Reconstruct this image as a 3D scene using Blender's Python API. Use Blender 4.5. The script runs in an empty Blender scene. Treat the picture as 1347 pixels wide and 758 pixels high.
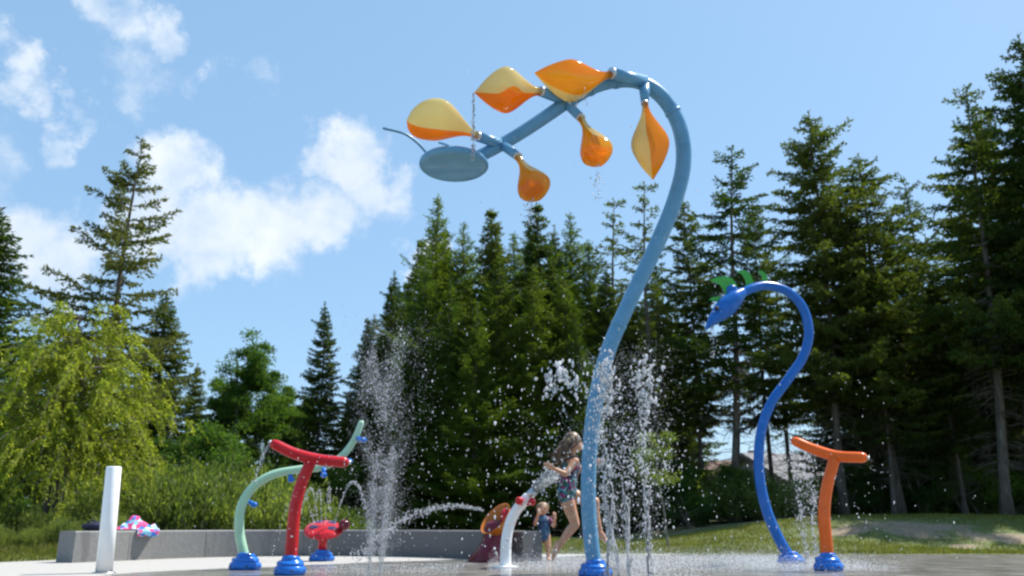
import bpy, math, random
import numpy as np
from mathutils import Vector, Matrix, noise

R = math.radians
rnd = random.Random(7)
rs = np.random.RandomState(11)
sc = bpy.context.scene
col = sc.collection

# ------------------------------------------------------------------ camera, world, sun, exposure
CAM_H = 0.52
PITCH = 15.52
FPX = 1120.0
cam_d = bpy.data.cameras.new('camera')
cam_d.lens = 36 * FPX / 1347
cam_d.sensor_width = 36
cam_d.clip_start = 0.05
cam_d.clip_end = 3000
cam_d.dof.use_dof = True
cam_d.dof.focus_distance = 5.0
cam_d.dof.aperture_fstop = 3.2
cam = bpy.data.objects.new('camera', cam_d)
col.objects.link(cam)
cam.location = (0, 0, CAM_H)
cam.rotation_euler = (R(90 + PITCH), 0, 0)
sc.camera = cam

SUN_EL = 58.0
SUN_AZ = 62.0      # degrees clockwise from +Y (straight ahead) towards +X
wd = bpy.data.worlds.new('World')
sc.world = wd
wd.use_nodes = True
nt = wd.node_tree
nt.nodes.clear()
L = nt.links.new
def wn(t, **k):
    n = nt.nodes.new(t)
    for a, b in k.items():
        setattr(n, a, b)
    return n
w_out = wn('ShaderNodeOutputWorld')
w_bg = wn('ShaderNodeBackground')
w_bg.inputs['Strength'].default_value = 0.092
sky = wn('ShaderNodeTexSky', sky_type='NISHITA')
sky.sun_disc = False
sky.sun_elevation = R(SUN_EL)
sky.sun_rotation = R(SUN_AZ)
sky.altitude = 0
sky.air_density = 1.0
sky.dust_density = 0.8
sky.ozone_density = 1.2
L(w_bg.outputs[0], w_out.inputs[0])

F = Vector((0, math.cos(R(PITCH)), math.sin(R(PITCH))))
U = Vector((0, -math.sin(R(PITCH)), math.cos(R(PITCH))))
def ray(px, py):
    return F * FPX + Vector((px - 673.5, 0, 0)) + U * (379 - py)
def at(px, py, Y):
    d = ray(px, py)
    return Vector((d.x * Y / d.y, Y, CAM_H + d.z * Y / d.y))

# clouds of the sky, by direction
tc = wn('ShaderNodeTexCoord')
nz = wn('ShaderNodeTexNoise')
nz.inputs['Scale'].default_value = 7.0
nz.inputs['Detail'].default_value = 7
nz.inputs['Roughness'].default_value = 0.64
L(tc.outputs['Generated'], nz.inputs['Vector'])
wsub = wn('ShaderNodeVectorMath', operation='SUBTRACT')
L(nz.outputs['Color'], wsub.inputs[0]); wsub.inputs[1].default_value = (0.5, 0.5, 0.5)
wsc = wn('ShaderNodeVectorMath', operation='SCALE')
L(wsub.outputs[0], wsc.inputs[0]); wsc.inputs['Scale'].default_value = 0.20
wadd = wn('ShaderNodeVectorMath', operation='ADD')
L(tc.outputs['Generated'], wadd.inputs[0]); L(wsc.outputs[0], wadd.inputs[1])
blobs = [(50, 300, 62, 1), (105, 335, 55, 1), (20, 330, 50, .9), (238, 222, 55, 1), (215, 285, 62, 1), (290, 300, 70, 1), (355, 310, 66, 1),
         (420, 280, 72, 1), (448, 190, 50, 1), (475, 225, 50, .9), (415, 335, 50, .9), (500, 260, 34, .55), (535, 335, 36, .7), (270, 350, 40, .8),
         (58, 95, 30, .72), (95, 125, 30, .7), (25, 100, 36, .7), (70, 160, 32, .72), (160, 15, 50, .58), (228, 30, 38, .62), (185, 95, 52, .52),
         (120, 5, 34, .6), (240, 95, 40, .5), (330, 105, 30, .35), (-60, 250, 90, .8), (560, 330, 30, .6), (275, 90, 34, .4),
         (-250, 100, 140, .8), (-500, 300, 150, .9), (2200, 200, 200, .8)]
prev = None
for (bu, bv, br, amp) in blobs:
    d = ray(bu, bv).normalized()
    dist = wn('ShaderNodeVectorMath', operation='DISTANCE')
    L(wadd.outputs[0], dist.inputs[0]); dist.inputs[1].default_value = tuple(d)
    mr = wn('ShaderNodeMapRange', interpolation_type='SMOOTHSTEP')
    L(dist.outputs['Value'], mr.inputs['Value'])
    mr.inputs['From Min'].default_value = br * 1.35 / FPX
    mr.inputs['From Max'].default_value = br * 0.35 / FPX
    mr.inputs['To Min'].default_value = 0
    mr.inputs['To Max'].default_value = amp
    if prev is None:
        prev = mr.outputs[0]
    else:
        m = wn('ShaderNodeMath', operation='SMOOTH_MAX'); m.inputs[2].default_value = 0.05
        L(prev, m.inputs[0]); L(mr.outputs[0], m.inputs[1]); prev = m.outputs[0]
n2 = wn('ShaderNodeTexNoise')
n2.inputs['Scale'].default_value = 16; n2.inputs['Detail'].default_value = 8; n2.inputs['Roughness'].default_value = 0.6
L(tc.outputs['Generated'], n2.inputs['Vector'])
ma = wn('ShaderNodeMath', operation='MULTIPLY_ADD')
L(n2.outputs['Fac'], ma.inputs[0]); ma.inputs[1].default_value = 1.5; ma.inputs[2].default_value = -0.80
mb = wn('ShaderNodeMath', operation='ADD'); L(prev, mb.inputs[0]); L(ma.outputs[0], mb.inputs[1])
cm = wn('ShaderNodeMapRange', interpolation_type='SMOOTHSTEP')
L(mb.outputs[0], cm.inputs['Value'])
cm.inputs['From Min'].default_value = 0.10; cm.inputs['From Max'].default_value = 1.25
cm.inputs['To Max'].default_value = 0.92
cmul = wn('ShaderNodeMath', operation='MULTIPLY', use_clamp=True); L(cm.outputs[0], cmul.inputs[0])
gate = wn('ShaderNodeMapRange'); L(prev, gate.inputs['Value']); gate.inputs['From Min'].default_value = 0.06; gate.inputs['From Max'].default_value = 0.30
L(gate.outputs[0], cmul.inputs[1])
n3 = wn('ShaderNodeTexNoise'); n3.inputs['Scale'].default_value = 5; n3.inputs['Detail'].default_value = 4
L(tc.outputs['Generated'], n3.inputs['Vector'])
cr = wn('ShaderNodeMix', data_type='RGBA')
cr.inputs[6].default_value = (5.7, 6.2, 6.8, 1); cr.inputs[7].default_value = (7.7, 7.8, 7.9, 1)
mr3 = wn('ShaderNodeMapRange'); L(n3.outputs['Fac'], mr3.inputs['Value'])
mr3.inputs['From Min'].default_value = .4; mr3.inputs['From Max'].default_value = .6
L(mr3.outputs[0], cr.inputs[0])
# thin summer haze: the sky itself is paler than a perfectly clear one
hz = wn('ShaderNodeMix', data_type='RGBA'); hz.inputs[0].default_value = 0.5
L(sky.outputs[0], hz.inputs[6]); hz.inputs[7].default_value = (2.6, 4.75, 7.2, 1)
mx = wn('ShaderNodeMix', data_type='RGBA')
L(cmul.outputs[0], mx.inputs[0]); L(hz.outputs[2], mx.inputs[6]); L(cr.outputs[2], mx.inputs[7])
L(mx.outputs[2], w_bg.inputs['Color'])

sun_d = bpy.data.lights.new('sun', 'SUN')
sun_d.energy = 4.2
sun_d.angle = R(0.55)
sun_d.color = (1.0, 0.955, 0.88)
sun = bpy.data.objects.new('sun', sun_d)
col.objects.link(sun)
sd = Vector((math.sin(R(SUN_AZ)) * math.cos(R(SUN_EL)), math.cos(R(SUN_AZ)) * math.cos(R(SUN_EL)), math.sin(R(SUN_EL))))
sun.rotation_euler = (-sd).to_track_quat('-Z', 'Y').to_euler()
sun.location = (0, 0, 30)

sc.view_settings.view_transform = 'Standard'
sc.view_settings.look = 'None'
sc.view_settings.gamma = 1
sc.view_settings.exposure = 0.76
sc.render.engine = 'CYCLES'
sc.cycles.max_bounces = 7
sc.cycles.transparent_max_bounces = 12
sc.cycles.filter_width = 2.3
sc.cycles.use_denoising = True
sc.cycles.sample_clamp_indirect = 6
sc.cycles.caustics_reflective = False
sc.cycles.caustics_refractive = False

# ------------------------------------------------------------------ helpers
def tag(o, label=None, cat=None, group=None, kind=None):
    if label: o['label'] = label
    if cat: o['category'] = cat
    if group: o['group'] = group
    if kind: o['kind'] = kind
    return o

def empty(name, loc=(0, 0, 0), label=None, cat=None, group=None):
    o = bpy.data.objects.new(name, None)
    o.empty_display_size = 0.2
    o.location = loc
    col.objects.link(o)
    return tag(o, label, cat, group)

def np_mesh(name, verts, faces, mats, smooth=True, midx=None):
    """verts Nx3, faces MxK array (all same K) or list of arrays"""
    me = bpy.data.meshes.new(name)
    if isinstance(faces, np.ndarray):
        faces = [faces]
    faces = [np.asarray(f, dtype=np.int32) for f in faces if len(f)]
    me.vertices.add(len(verts))
    me.vertices.foreach_set('co', np.asarray(verts, dtype=np.float32).ravel())
    loops = np.concatenate([f.ravel() for f in faces])
    tot = np.concatenate([np.full(len(f), f.shape[1], dtype=np.int32) for f in faces])
    st = np.concatenate([[0], np.cumsum(tot)[:-1]]).astype(np.int32)
    me.loops.add(len(loops)); me.loops.foreach_set('vertex_index', loops)
    me.polygons.add(len(tot)); me.polygons.foreach_set('loop_start', st)
    me.polygons.foreach_set('loop_total', tot)
    me.polygons.foreach_set('use_smooth', np.full(len(tot), smooth, dtype=bool))
    if midx is not None:
        me.polygons.foreach_set('material_index', np.asarray(midx, dtype=np.int32))
    me.update(calc_edges=True)
    if not isinstance(mats, (list, tuple)): mats = [mats]
    for m in mats: me.materials.append(m)
    return me

def link(name, me, parent=None, loc=None):
    o = bpy.data.objects.new(name, me)
    col.objects.link(o)
    if parent is not None: o.parent = parent
    if loc is not None: o.location = loc
    return o

class MB:
    """collects polygons in world coordinates, links them as one mesh"""
    def __init__(s): s.v = []; s.f = []; s.m = []; s.flat = []
    def add(s, vs, fs, mi=0, flat=False):
        b = len(s.v); s.v += [tuple(x) for x in vs]
        for f in fs:
            s.f.append(tuple(b + i for i in f)); s.m.append(mi); s.flat.append(flat)
    def box(s, c, size, rz=0, mi=0, M=None):
        hx, hy, hz = size[0] / 2, size[1] / 2, size[2] / 2
        c = Vector(c)
        rot = M if M is not None else Matrix.Rotation(rz, 3, 'Z')
        vs = [c + rot @ Vector((sx * hx, sy * hy, sz * hz)) for sx in (-1, 1) for sy in (-1, 1) for sz in (-1, 1)]
        s.add(vs, [(0, 1, 3, 2), (4, 6, 7, 5), (0, 4, 5, 1), (2, 3, 7, 6), (0, 2, 6, 4), (1, 5, 7, 3)], mi, True)
    def tube(s, pts, rad, n=12, cap=True, mi=0):
        pts = [Vector(p) for p in pts]
        if not isinstance(rad, (list, tuple)): rad = [rad] * len(pts)
        rad = list(rad)
        if cap == 'round':
            P2 = []; R2 = []
            d0 = (pts[0] - pts[1]).normalized(); d1 = (pts[-1] - pts[-2]).normalized()
            for a in (0.12, .5, .8):
                P2.append(pts[0] + d0 * rad[0] * math.sqrt(max(0, 1 - a * a))); R2.append(rad[0] * a)
            P3 = [pts[-1] + d1 * rad[-1] * math.sqrt(1 - a * a) for a in (.8, .5, .12)]; R3 = [rad[-1] * a for a in (.8, .5, .12)]
            pts = P2 + pts + P3; rad = R2 + rad + R3
        t = (pts[1] - pts[0]).normalized()
        up = Vector((0, 0, 1)) if abs(t.z) < .9 else Vector((1, 0, 0))
        nrm = (up - t * up.dot(t)).normalized()
        vs = []
        for i, p in enumerate(pts):
            if i == 0: tt = pts[1] - pts[0]
            elif i == len(pts) - 1: tt = pts[-1] - pts[-2]
            else: tt = pts[i + 1] - pts[i - 1]
            tt.normalize()
            nrm = (nrm - tt * nrm.dot(tt)).normalized()
            bn = tt.cross(nrm)
            for k in range(n):
                a = 2 * math.pi * k / n
                vs.append(p + (nrm * math.cos(a) + bn * math.sin(a)) * rad[i])
        fs = []
        for i in range(len(pts) - 1):
            for k in range(n):
                k2 = (k + 1) % n
                fs.append((i * n + k, i * n + k2, (i + 1) * n + k2, (i + 1) * n + k))
        if cap:
            fs.append(tuple(reversed(range(n)))); fs.append(tuple((len(pts) - 1) * n + k for k in range(n)))
        s.add(vs, fs, mi)
    def lathe(s, c, prof, n=24, axis=None, mi=0, wob=0):
        c = Vector(c)
        q = Vector((0, 0, 1)).rotation_difference(Vector(axis)) if axis is not None else None
        vs = []
        for j, (r, z) in enumerate(prof):
            for k in range(n):
                a = 2 * math.pi * k / n
                v = Vector((r * math.cos(a), r * math.sin(a), z + wob * math.sin(a + j * .9) * (z > 0.02)))
                vs.append(c + (q @ v if q else v))
        fs = []
        for i in range(len(prof) - 1):
            for k in range(n):
                k2 = (k + 1) % n
                fs.append((i * n + k, i * n + k2, (i + 1) * n + k2, (i + 1) * n + k))
        fs.append(tuple(reversed(range(n)))); fs.append(tuple((len(prof) - 1) * n + k for k in range(n)))
        s.add(vs, fs, mi)
    def ball(s, c, r, n=14, sc_=(1, 1, 1), M=None, mi=0):
        c = Vector(c); m = max(6, n // 2 + 1)
        vs = []; fs = []
        for j in range(1, m):
            th = math.pi * j / m
            for k in range(n):
                a = 2 * math.pi * k / n
                v = Vector((math.sin(th) * math.cos(a) * sc_[0], math.sin(th) * math.sin(a) * sc_[1], math.cos(th) * sc_[2])) * r
                vs.append(c + (M @ v if M is not None else v))
        top = len(vs)
        for z in (1, -1):
            v = Vector((0, 0, z * sc_[2])) * r
            vs.append(c + (M @ v if M is not None else v))
        for j in range(m - 2):
            for k in range(n):
                k2 = (k + 1) % n
                fs.append((j * n + k, (j + 1) * n + k, (j + 1) * n + k2, j * n + k2))
        for k in range(n):
            k2 = (k + 1) % n
            fs.append((top, k, k2)); fs.append((top + 1, (m - 2) * n + k2, (m - 2) * n + k))
        s.add(vs, fs, mi)
    def mesh(s, name, mats, smooth=True, origin=(0, 0, 0)):
        me = bpy.data.meshes.new(name)
        o = Vector(origin)
        me.from_pydata([tuple(Vector(v) - o) for v in s.v], [], s.f)
        if not isinstance(mats, (list, tuple)): mats = [mats]
        for m in mats: me.materials.append(m)
        for p, mi, fl in zip(me.polygons, s.m, s.flat):
            p.use_smooth = smooth and not fl and len(p.vertices) < 8
            p.material_index = mi
        me.update()
        return me
    def build(s, name, mats, parent=None, smooth=True):
        """parent is at some location with no rotation: geometry is given in world coordinates"""
        org = parent_loc(parent)
        return link(name, s.mesh(name, mats, smooth, org), parent)

def parent_loc(p):
    v = Vector((0, 0, 0))
    while p is not None:
        v += p.location; p = p.parent
    return v

def spline(ctrl, n=8):
    """Catmull-Rom through Vectors (any length)"""
    P = [Vector(c) for c in ctrl]
    P = [P[0] * 2 - P[1]] + P + [P[-1] * 2 - P[-2]]
    out = []
    for i in range(1, len(P) - 2):
        for k in range(n):
            t = k / n
            out.append(0.5 * ((2 * P[i]) + (P[i + 1] - P[i - 1]) * t + (2 * P[i - 1] - 5 * P[i] + 4 * P[i + 1] - P[i + 2]) * t * t
                              + (3 * P[i] - P[i - 1] - 3 * P[i + 1] + P[i + 2]) * t ** 3))
    out.append(P[-2].copy())
    return out

def lerpl(a, n):
    a = list(a); out = []
    for i in range(n):
        t = i / (n - 1) * (len(a) - 1); k = min(int(t), len(a) - 2)
        out.append(a[k] + (a[k + 1] - a[k]) * (t - k))
    return out

def smooth01(x, a, b):
    t = min(1, max(0, (x - a) / (b - a))); return t * t * (3 - 2 * t)

# ------------------------------------------------------------------ materials
def mat(name):
    m = bpy.data.materials.new(name); m.use_nodes = True
    m.node_tree.nodes.clear()
    return m, m.node_tree
def N(t, ty, **k):
    n = t.nodes.new(ty)
    for a, b in k.items(): setattr(n, a, b)
    return n
def ramp(t, src, stops):
    r = N(t, 'ShaderNodeValToRGB')
    e = r.color_ramp.elements
    while len(e) < len(stops): e.new(0.5)
    for el, (p, c) in zip(e, stops):
        el.position = p; el.color = (*c, 1)
    t.links.new(src, r.inputs[0])
    return r.outputs[0]
def noise_t(t, scale, detail=4, rough=.55, coord='Object', vec=None):
    n = N(t, 'ShaderNodeTexNoise')
    n.inputs['Scale'].default_value = scale; n.inputs['Detail'].default_value = detail; n.inputs['Roughness'].default_value = rough
    if vec is None:
        c = N(t, 'ShaderNodeTexCoord'); vec = c.outputs[coord]
    t.links.new(vec, n.inputs['Vector'])
    return n
def paint(name, c, rough=.22, coat=.6, var=.06, metal=0.0, spots=True):
    m, t = mat(name)
    o = N(t, 'ShaderNodeOutputMaterial'); p = N(t, 'ShaderNodeBsdfPrincipled')
    t.links.new(p.outputs[0], o.inputs[0])
    n = noise_t(t, 6, 6)
    lo = tuple(x * (1 - var) for x in c); hi = tuple(min(1, x * (1 + var) + .01) for x in c)
    t.links.new(ramp(t, n.outputs['Fac'], [(.35, lo), (.65, hi)]), p.inputs['Base Color'])
    p.inputs['Specular IOR Level'].default_value = .22
    n2 = noise_t(t, 11, 8, .7)
    mr = N(t, 'ShaderNodeMapRange'); t.links.new(n2.outputs['Fac'], mr.inputs[0])
    mr.inputs['To Min'].default_value = rough * .6; mr.inputs['To Max'].default_value = rough * 1.7
    t.links.new(mr.outputs[0], p.inputs['Roughness'])
    p.inputs['Coat Weight'].default_value = coat * .5; p.inputs['Coat Roughness'].default_value = .06
    p.inputs['Metallic'].default_value = metal
    if spots:   # beads of water on the paint
        v = N(t, 'ShaderNodeTexVoronoi'); v.inputs['Scale'].default_value = 45
        c2 = N(t, 'ShaderNodeTexCoord'); t.links.new(c2.outputs['Object'], v.inputs['Vector'])
        m2 = N(t, 'ShaderNodeMapRange'); t.links.new(v.outputs['Distance'], m2.inputs[0])
        m2.inputs['From Max'].default_value = .28; m2.inputs['To Min'].default_value = 1; m2.inputs['To Max'].default_value = 0
        b = N(t, 'ShaderNodeBump'); b.inputs['Strength'].default_value = .12; b.inputs['Distance'].default_value = .002
        t.links.new(m2.outputs[0], b.inputs['Height']); t.links.new(b.outputs[0], p.inputs['Coat Normal'])
    return m

M = {}
M['blue_light'] = paint('light_blue_paint', (.105, .29, .475), rough=.28)
M['blue'] = paint('blue_paint', (.003, .12, .47))
M['blue_base'] = paint('base_blue', (.012, .15, .58), rough=.2)
M['red'] = paint('red_paint', (.50, .006, .012))
M['orange'] = paint('orange_paint', (.80, .12, .003))
M['mint'] = paint('mint_paint', (.36, .58, .40), rough=.3)
M['green'] = paint('green_paint', (.06, .36, .045))
M['white'] = paint('white_paint', (.87, .88, .88), rough=.35, var=.03)
M['orange_shell'] = paint('moulded_orange', (.46, .13, .006), rough=.25)
M['maroon'] = paint('maroon_paint', (.13, .004, .018))
M['dark'] = paint('dark_rubber', (.03, .03, .035), rough=.5, coat=0)
M['spot'] = paint('dark_spot', (.035, .03, .09), rough=.3)
M['steel'] = paint('steel', (.5, .5, .5), rough=.3, metal=1)

def amber(name, c1, c2, transp, diff, gl):
    m, t = mat(name)
    o = N(t, 'ShaderNodeOutputMaterial')
    tl = N(t, 'ShaderNodeBsdfTranslucent'); tl.inputs[0].default_value = (*c1, 1)
    tr = N(t, 'ShaderNodeBsdfTransparent'); tr.inputs[0].default_value = (*c2, 1)
    df = N(t, 'ShaderNodeBsdfDiffuse'); df.inputs[0].default_value = (*c1, 1)
    g = N(t, 'ShaderNodeBsdfGlossy'); g.inputs['Roughness'].default_value = .07
    n = noise_t(t, 3, 3)
    mr = N(t, 'ShaderNodeMapRange'); t.links.new(n.outputs['Fac'], mr.inputs[0])
    mr.inputs['To Min'].default_value = max(0, transp - .15); mr.inputs['To Max'].default_value = transp + .15
    a = N(t, 'ShaderNodeMixShader'); t.links.new(mr.outputs[0], a.inputs[0]); t.links.new(tl.outputs[0], a.inputs[1]); t.links.new(tr.outputs[0], a.inputs[2])
    b = N(t, 'ShaderNodeMixShader'); b.inputs[0].default_value = diff; t.links.new(a.outputs[0], b.inputs[1]); t.links.new(df.outputs[0], b.inputs[2])
    lw = N(t, 'ShaderNodeLayerWeight'); lw.inputs['Blend'].default_value = .5
    pw_ = N(t, 'ShaderNodeMath', operation='POWER'); t.links.new(lw.outputs['Facing'], pw_.inputs[0]); pw_.inputs[1].default_value = 3.5
    pm = N(t, 'ShaderNodeMath', operation='MULTIPLY_ADD'); t.links.new(pw_.outputs[0], pm.inputs[0]); pm.inputs[1].default_value = gl; pm.inputs[2].default_value = .035
    sw = noise_t(t, 1.6, 2, .5)
    cv = ramp(t, sw.outputs['Fac'], [(.34, tuple(x * y for x, y in zip(c1, (.94, .84, .8)))), (.66, tuple(min(1, x * y) for x, y in zip(c1, (1.0, 1.1, 1.2))))])
    for q_ in (tl, df): t.links.new(cv, q_.inputs[0])
    c = N(t, 'ShaderNodeMixShader'); t.links.new(pm.outputs[0], c.inputs[0]); t.links.new(b.outputs[0], c.inputs[1]); t.links.new(g.outputs[0], c.inputs[2])
    t.links.new(c.outputs[0], o.inputs[0])
    return m
M['amber'] = amber('amber_plastic', (.84, .36, .0), (1.0, .60, .03), .34, .12, .26)
M['amber_deep'] = amber('deep_amber_plastic', (.88, .24, .0), (1.0, .46, .01), .34, .12, .26)
M['amber_clear'] = amber('clear_amber_plastic', (.95, .33, .0), (1.0, .66, .03), .52, .04, .26)
M['tan'] = amber('amber_painted_sheen', (.80, .66, .30), (1.0, .84, .46), .30, .40, .45)  # sky's reflection on the glossy amber pods, put in as a pale colour

m, t = mat('sunlit_gold_water')  # bulb water, gold patches painted in for sunlight passing through
o = N(t, 'ShaderNodeOutputMaterial'); g = N(t, 'ShaderNodeBsdfGlass'); g.inputs['IOR'].default_value = 1.33; g.inputs['Color'].default_value = (1, .72, .22, 1); g.inputs['Roughness'].default_value = .03
d2 = N(t, 'ShaderNodeBsdfTranslucent'); d2.inputs[0].default_value = (1, .72, .10, 1)
nq_ = noise_t(t, 9, 3, .6)
mq = N(t, 'ShaderNodeMapRange'); t.links.new(nq_.outputs['Fac'], mq.inputs[0]); mq.inputs['From Min'].default_value = .45; mq.inputs['From Max'].default_value = .6; mq.inputs['To Min'].default_value = .1; mq.inputs['To Max'].default_value = .8
b = N(t, 'ShaderNodeBump'); b.inputs['Strength'].default_value = .6; b.inputs['Distance'].default_value = .03; t.links.new(nq_.outputs['Fac'], b.inputs['Height']); t.links.new(b.outputs[0], g.inputs['Normal'])
g = N(t, 'ShaderNodeBsdfTransparent'); g.inputs[0].default_value = (1, .8, .3, 1)
ms = N(t, 'ShaderNodeMixShader'); t.links.new(mq.outputs[0], ms.inputs[0]); t.links.new(g.outputs[0], ms.inputs[1]); t.links.new(d2.outputs[0], ms.inputs[2]); t.links.new(ms.outputs[0], o.inputs[0]); M['sun_gold'] = m

def leafmat(name, a, b, c, transl=.4, spec=.12, scale=1.2):
    m, t = mat(name)
    o = N(t, 'ShaderNodeOutputMaterial')
    g = N(t, 'ShaderNodeNewGeometry')
    n = noise_t(t, scale, 3)
    ad = N(t, 'ShaderNodeMath', operation='MULTIPLY_ADD'); t.links.new(g.outputs['Random Per Island'], ad.inputs[0]); ad.inputs[1].default_value = .45
    t.links.new(n.outputs['Fac'], ad.inputs[2])
    oi = N(t, 'ShaderNodeObjectInfo')
    ad2 = N(t, 'ShaderNodeMath', operation='MULTIPLY_ADD'); t.links.new(oi.outputs['Random'], ad2.inputs[0]); ad2.inputs[1].default_value = .48
    t.links.new(ad.outputs[0], ad2.inputs[2])
    cr_ = ramp(t, ad2.outputs[0], [(.46, a), (.88, b), (1.0, c)])
    p = N(t, 'ShaderNodeBsdfPrincipled'); t.links.new(cr_, p.inputs['Base Color'])
    p.inputs['Roughness'].default_value = .65; p.inputs['Specular IOR Level'].default_value = spec
    tl = N(t, 'ShaderNodeBsdfTranslucent')
    hs = N(t, 'ShaderNodeMix', data_type='RGBA', blend_type='MULTIPLY'); hs.inputs[0].default_value = 1
    t.links.new(cr_, hs.inputs[6]); hs.inputs[7].default_value = (1.55, 1.65, .55, 1)
    t.links.new(hs.outputs[2], tl.inputs[0])
    mx_ = N(t, 'ShaderNodeMixShader'); mx_.inputs[0].default_value = transl
    t.links.new(p.outputs[0], mx_.inputs[1]); t.links.new(tl.outputs[0], mx_.inputs[2])
    t.links.new(mx_.outputs[0], o.inputs[0])
    return m
M['needle'] = leafmat('spruce_needles', (.020, .044, .010), (.045, .080, .016), (.095, .120, .026), .42)
M['needle_warm'] = leafmat('spruce_needles_warm', (.035, .055, .020), (.075, .095, .030), (.12, .13, .045), .38)
M['larch'] = leafmat('larch_needles', (.034, .068, .010), (.066, .115, .015), (.11, .155, .022), .5)
M['leaf'] = leafmat('broad_leaves', (.028, .070, .016), (.055, .12, .024), (.10, .17, .035), .45)
M['willow'] = leafmat('yellow_green_leaves', (.12, .16, .022), (.23, .27, .040), (.37, .39, .08), .5, scale=1.8)
M['thicket'] = leafmat('thicket_leaves', (.07, .105, .030), (.13, .175, .052), (.20, .24, .08), .45)
M['grassblade'] = leafmat('grass_blades', (.042, .072, .014), (.085, .122, .024), (.18, .175, .05), .35, scale=.8)

def simple(name, stops, scale=5, rough=.8, detail=6, bump=0.0, bscale=30, coord='Object', stretch=None):
    m, t = mat(name)
    o = N(t, 'ShaderNodeOutputMaterial'); p = N(t, 'ShaderNodeBsdfPrincipled')
    t.links.new(p.outputs[0], o.inputs[0])
    c = N(t, 'ShaderNodeTexCoord'); v = c.outputs[coord]
    if stretch:
        mp = N(t, 'ShaderNodeMapping'); mp.inputs['Scale'].default_value = stretch; t.links.new(v, mp.inputs[0]); v = mp.outputs[0]
    n = noise_t(t, scale, detail, vec=v)
    t.links.new(ramp(t, n.outputs['Fac'], stops), p.inputs['Base Color'])
    p.inputs['Roughness'].default_value = rough
    if bump:
        nb = noise_t(t, bscale, 5, vec=v); b = N(t, 'ShaderNodeBump'); b.inputs['Strength'].default_value = bump
        b.inputs['Distance'].default_value = .02
        t.links.new(nb.outputs['Fac'], b.inputs['Height']); t.links.new(b.outputs[0], p.inputs['Normal'])
    return m
M['bark'] = simple('conifer_bark', [(.3, (.060, .048, .038)), (.55, (.13, .105, .085)), (.75, (.21, .18, .15))], 4, .9, bump=.8, bscale=8, stretch=(3, 3, .6))
M['bark2'] = simple('grey_bark', [(.3, (.12, .105, .09)), (.7, (.27, .25, .22))], 4, .9, bump=.8, bscale=8, stretch=(3, 3, .6))
M['skin'] = simple('skin', [(.3, (.50, .235, .13)), (.7, (.62, .32, .19))], 9, .5)
M['hair'] = simple('dark_blond_hair', [(.35, (.055, .032, .018)), (.65, (.22, .14, .075))], 18, .45, stretch=(1, 1, .3))
M['hair2'] = simple('blond_hair', [(.3, (.15, .09, .045)), (.7, (.36, .24, .13))], 18, .45)
M['lips'] = simple('lips', [(.3, (.45, .12, .11)), (.7, (.5, .15, .13))], 9, .4)
M['eye'] = simple('eye', [(.3, (.03, .02, .015)), (.7, (.05, .03, .02))], 9, .15)
M['shingle'] = simple('grey_shingles', [(.3, (.16, .16, .165)), (.7, (.26, .26, .27))], 3, .85)
M['redroof'] = simple('brown_roof', [(.3, (.16, .10, .075)), (.7, (.24, .15, .11))], 3, .85)
M['siding'] = simple('pale_siding', [(.3, (.62, .61, .57)), (.7, (.72, .71, .66))], 2, .7)
M['siding2'] = simple('grey_siding', [(.3, (.22, .23, .25)), (.7, (.3, .31, .33))], 2, .7)
M['beige'] = simple('beige_siding', [(.3, (.52, .45, .33)), (.7, (.62, .55, .42))], 2, .7)
M['glass'] = simple('window_glass', [(.3, (.03, .04, .05)), (.7, (.05, .06, .08))], 2, .08)
M['fence'] = simple('weathered_boards', [(.3, (.06, .05, .042)), (.7, (.12, .10, .085))], 5, .9)
M['bag'] = simple('navy_fabric', [(.3, (.015, .018, .04)), (.7, (.03, .035, .08))], 5, .9)

def multicolor(name, stops, scale, rough=.8):
    m, t = mat(name)
    o = N(t, 'ShaderNodeOutputMaterial'); p = N(t, 'ShaderNodeBsdfPrincipled'); t.links.new(p.outputs[0], o.inputs[0])
    nn = noise_t(t, scale * .8, 2)
    c = N(t, 'ShaderNodeTexCoord')
    va = N(t, 'ShaderNodeVectorMath', operation='MULTIPLY_ADD'); t.links.new(nn.outputs['Color'], va.inputs[0]); va.inputs[1].default_value = (.6 / scale,) * 3
    t.links.new(c.outputs['Object'], va.inputs[2])
    v = N(t, 'ShaderNodeTexVoronoi'); v.inputs['Scale'].default_value = scale; t.links.new(va.outputs[0], v.inputs['Vector'])
    sp = N(t, 'ShaderNodeSeparateColor'); t.links.new(v.outputs['Color'], sp.inputs[0])
    r = N(t, 'ShaderNodeValToRGB'); r.color_ramp.interpolation = 'CONSTANT'
    e = r.color_ramp.elements
    while len(e) < len(stops): e.new(.5)
    for i, (el, cc) in enumerate(zip(e, stops)):
        el.position = i / len(stops); el.color = (*cc, 1)
    t.links.new(sp.outputs[0], r.inputs[0]); t.links.new(r.outputs[0], p.inputs['Base Color'])
    p.inputs['Roughness'].default_value = rough
    return m
M['floral'] = multicolor('flower_print', [(.03, .04, .07), (.02, .13, .16), (.32, .015, .12), (.04, .09, .05), (.15, .22, .28), (.02, .03, .05), (.05, .20, .25), (.14, .01, .07)], 34)
M['towel'] = multicolor('towel_print', [(.70, .06, .22), (.30, .60, .80), (.75, .80, .85), (.05, .20, .62), (.80, .12, .30), (.25, .62, .78)], 19)
M['navy_suit'] = multicolor('toddler_suit', [(.02, .05, .11), (.035, .11, .21), (.03, .06, .14), (.07, .15, .24)], 30)
M['purple_shawl'] = multicolor('purple_print', [(.16, .03, .08), (.05, .04, .10), (.24, .05, .12), (.07, .05, .13)], 24)

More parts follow.
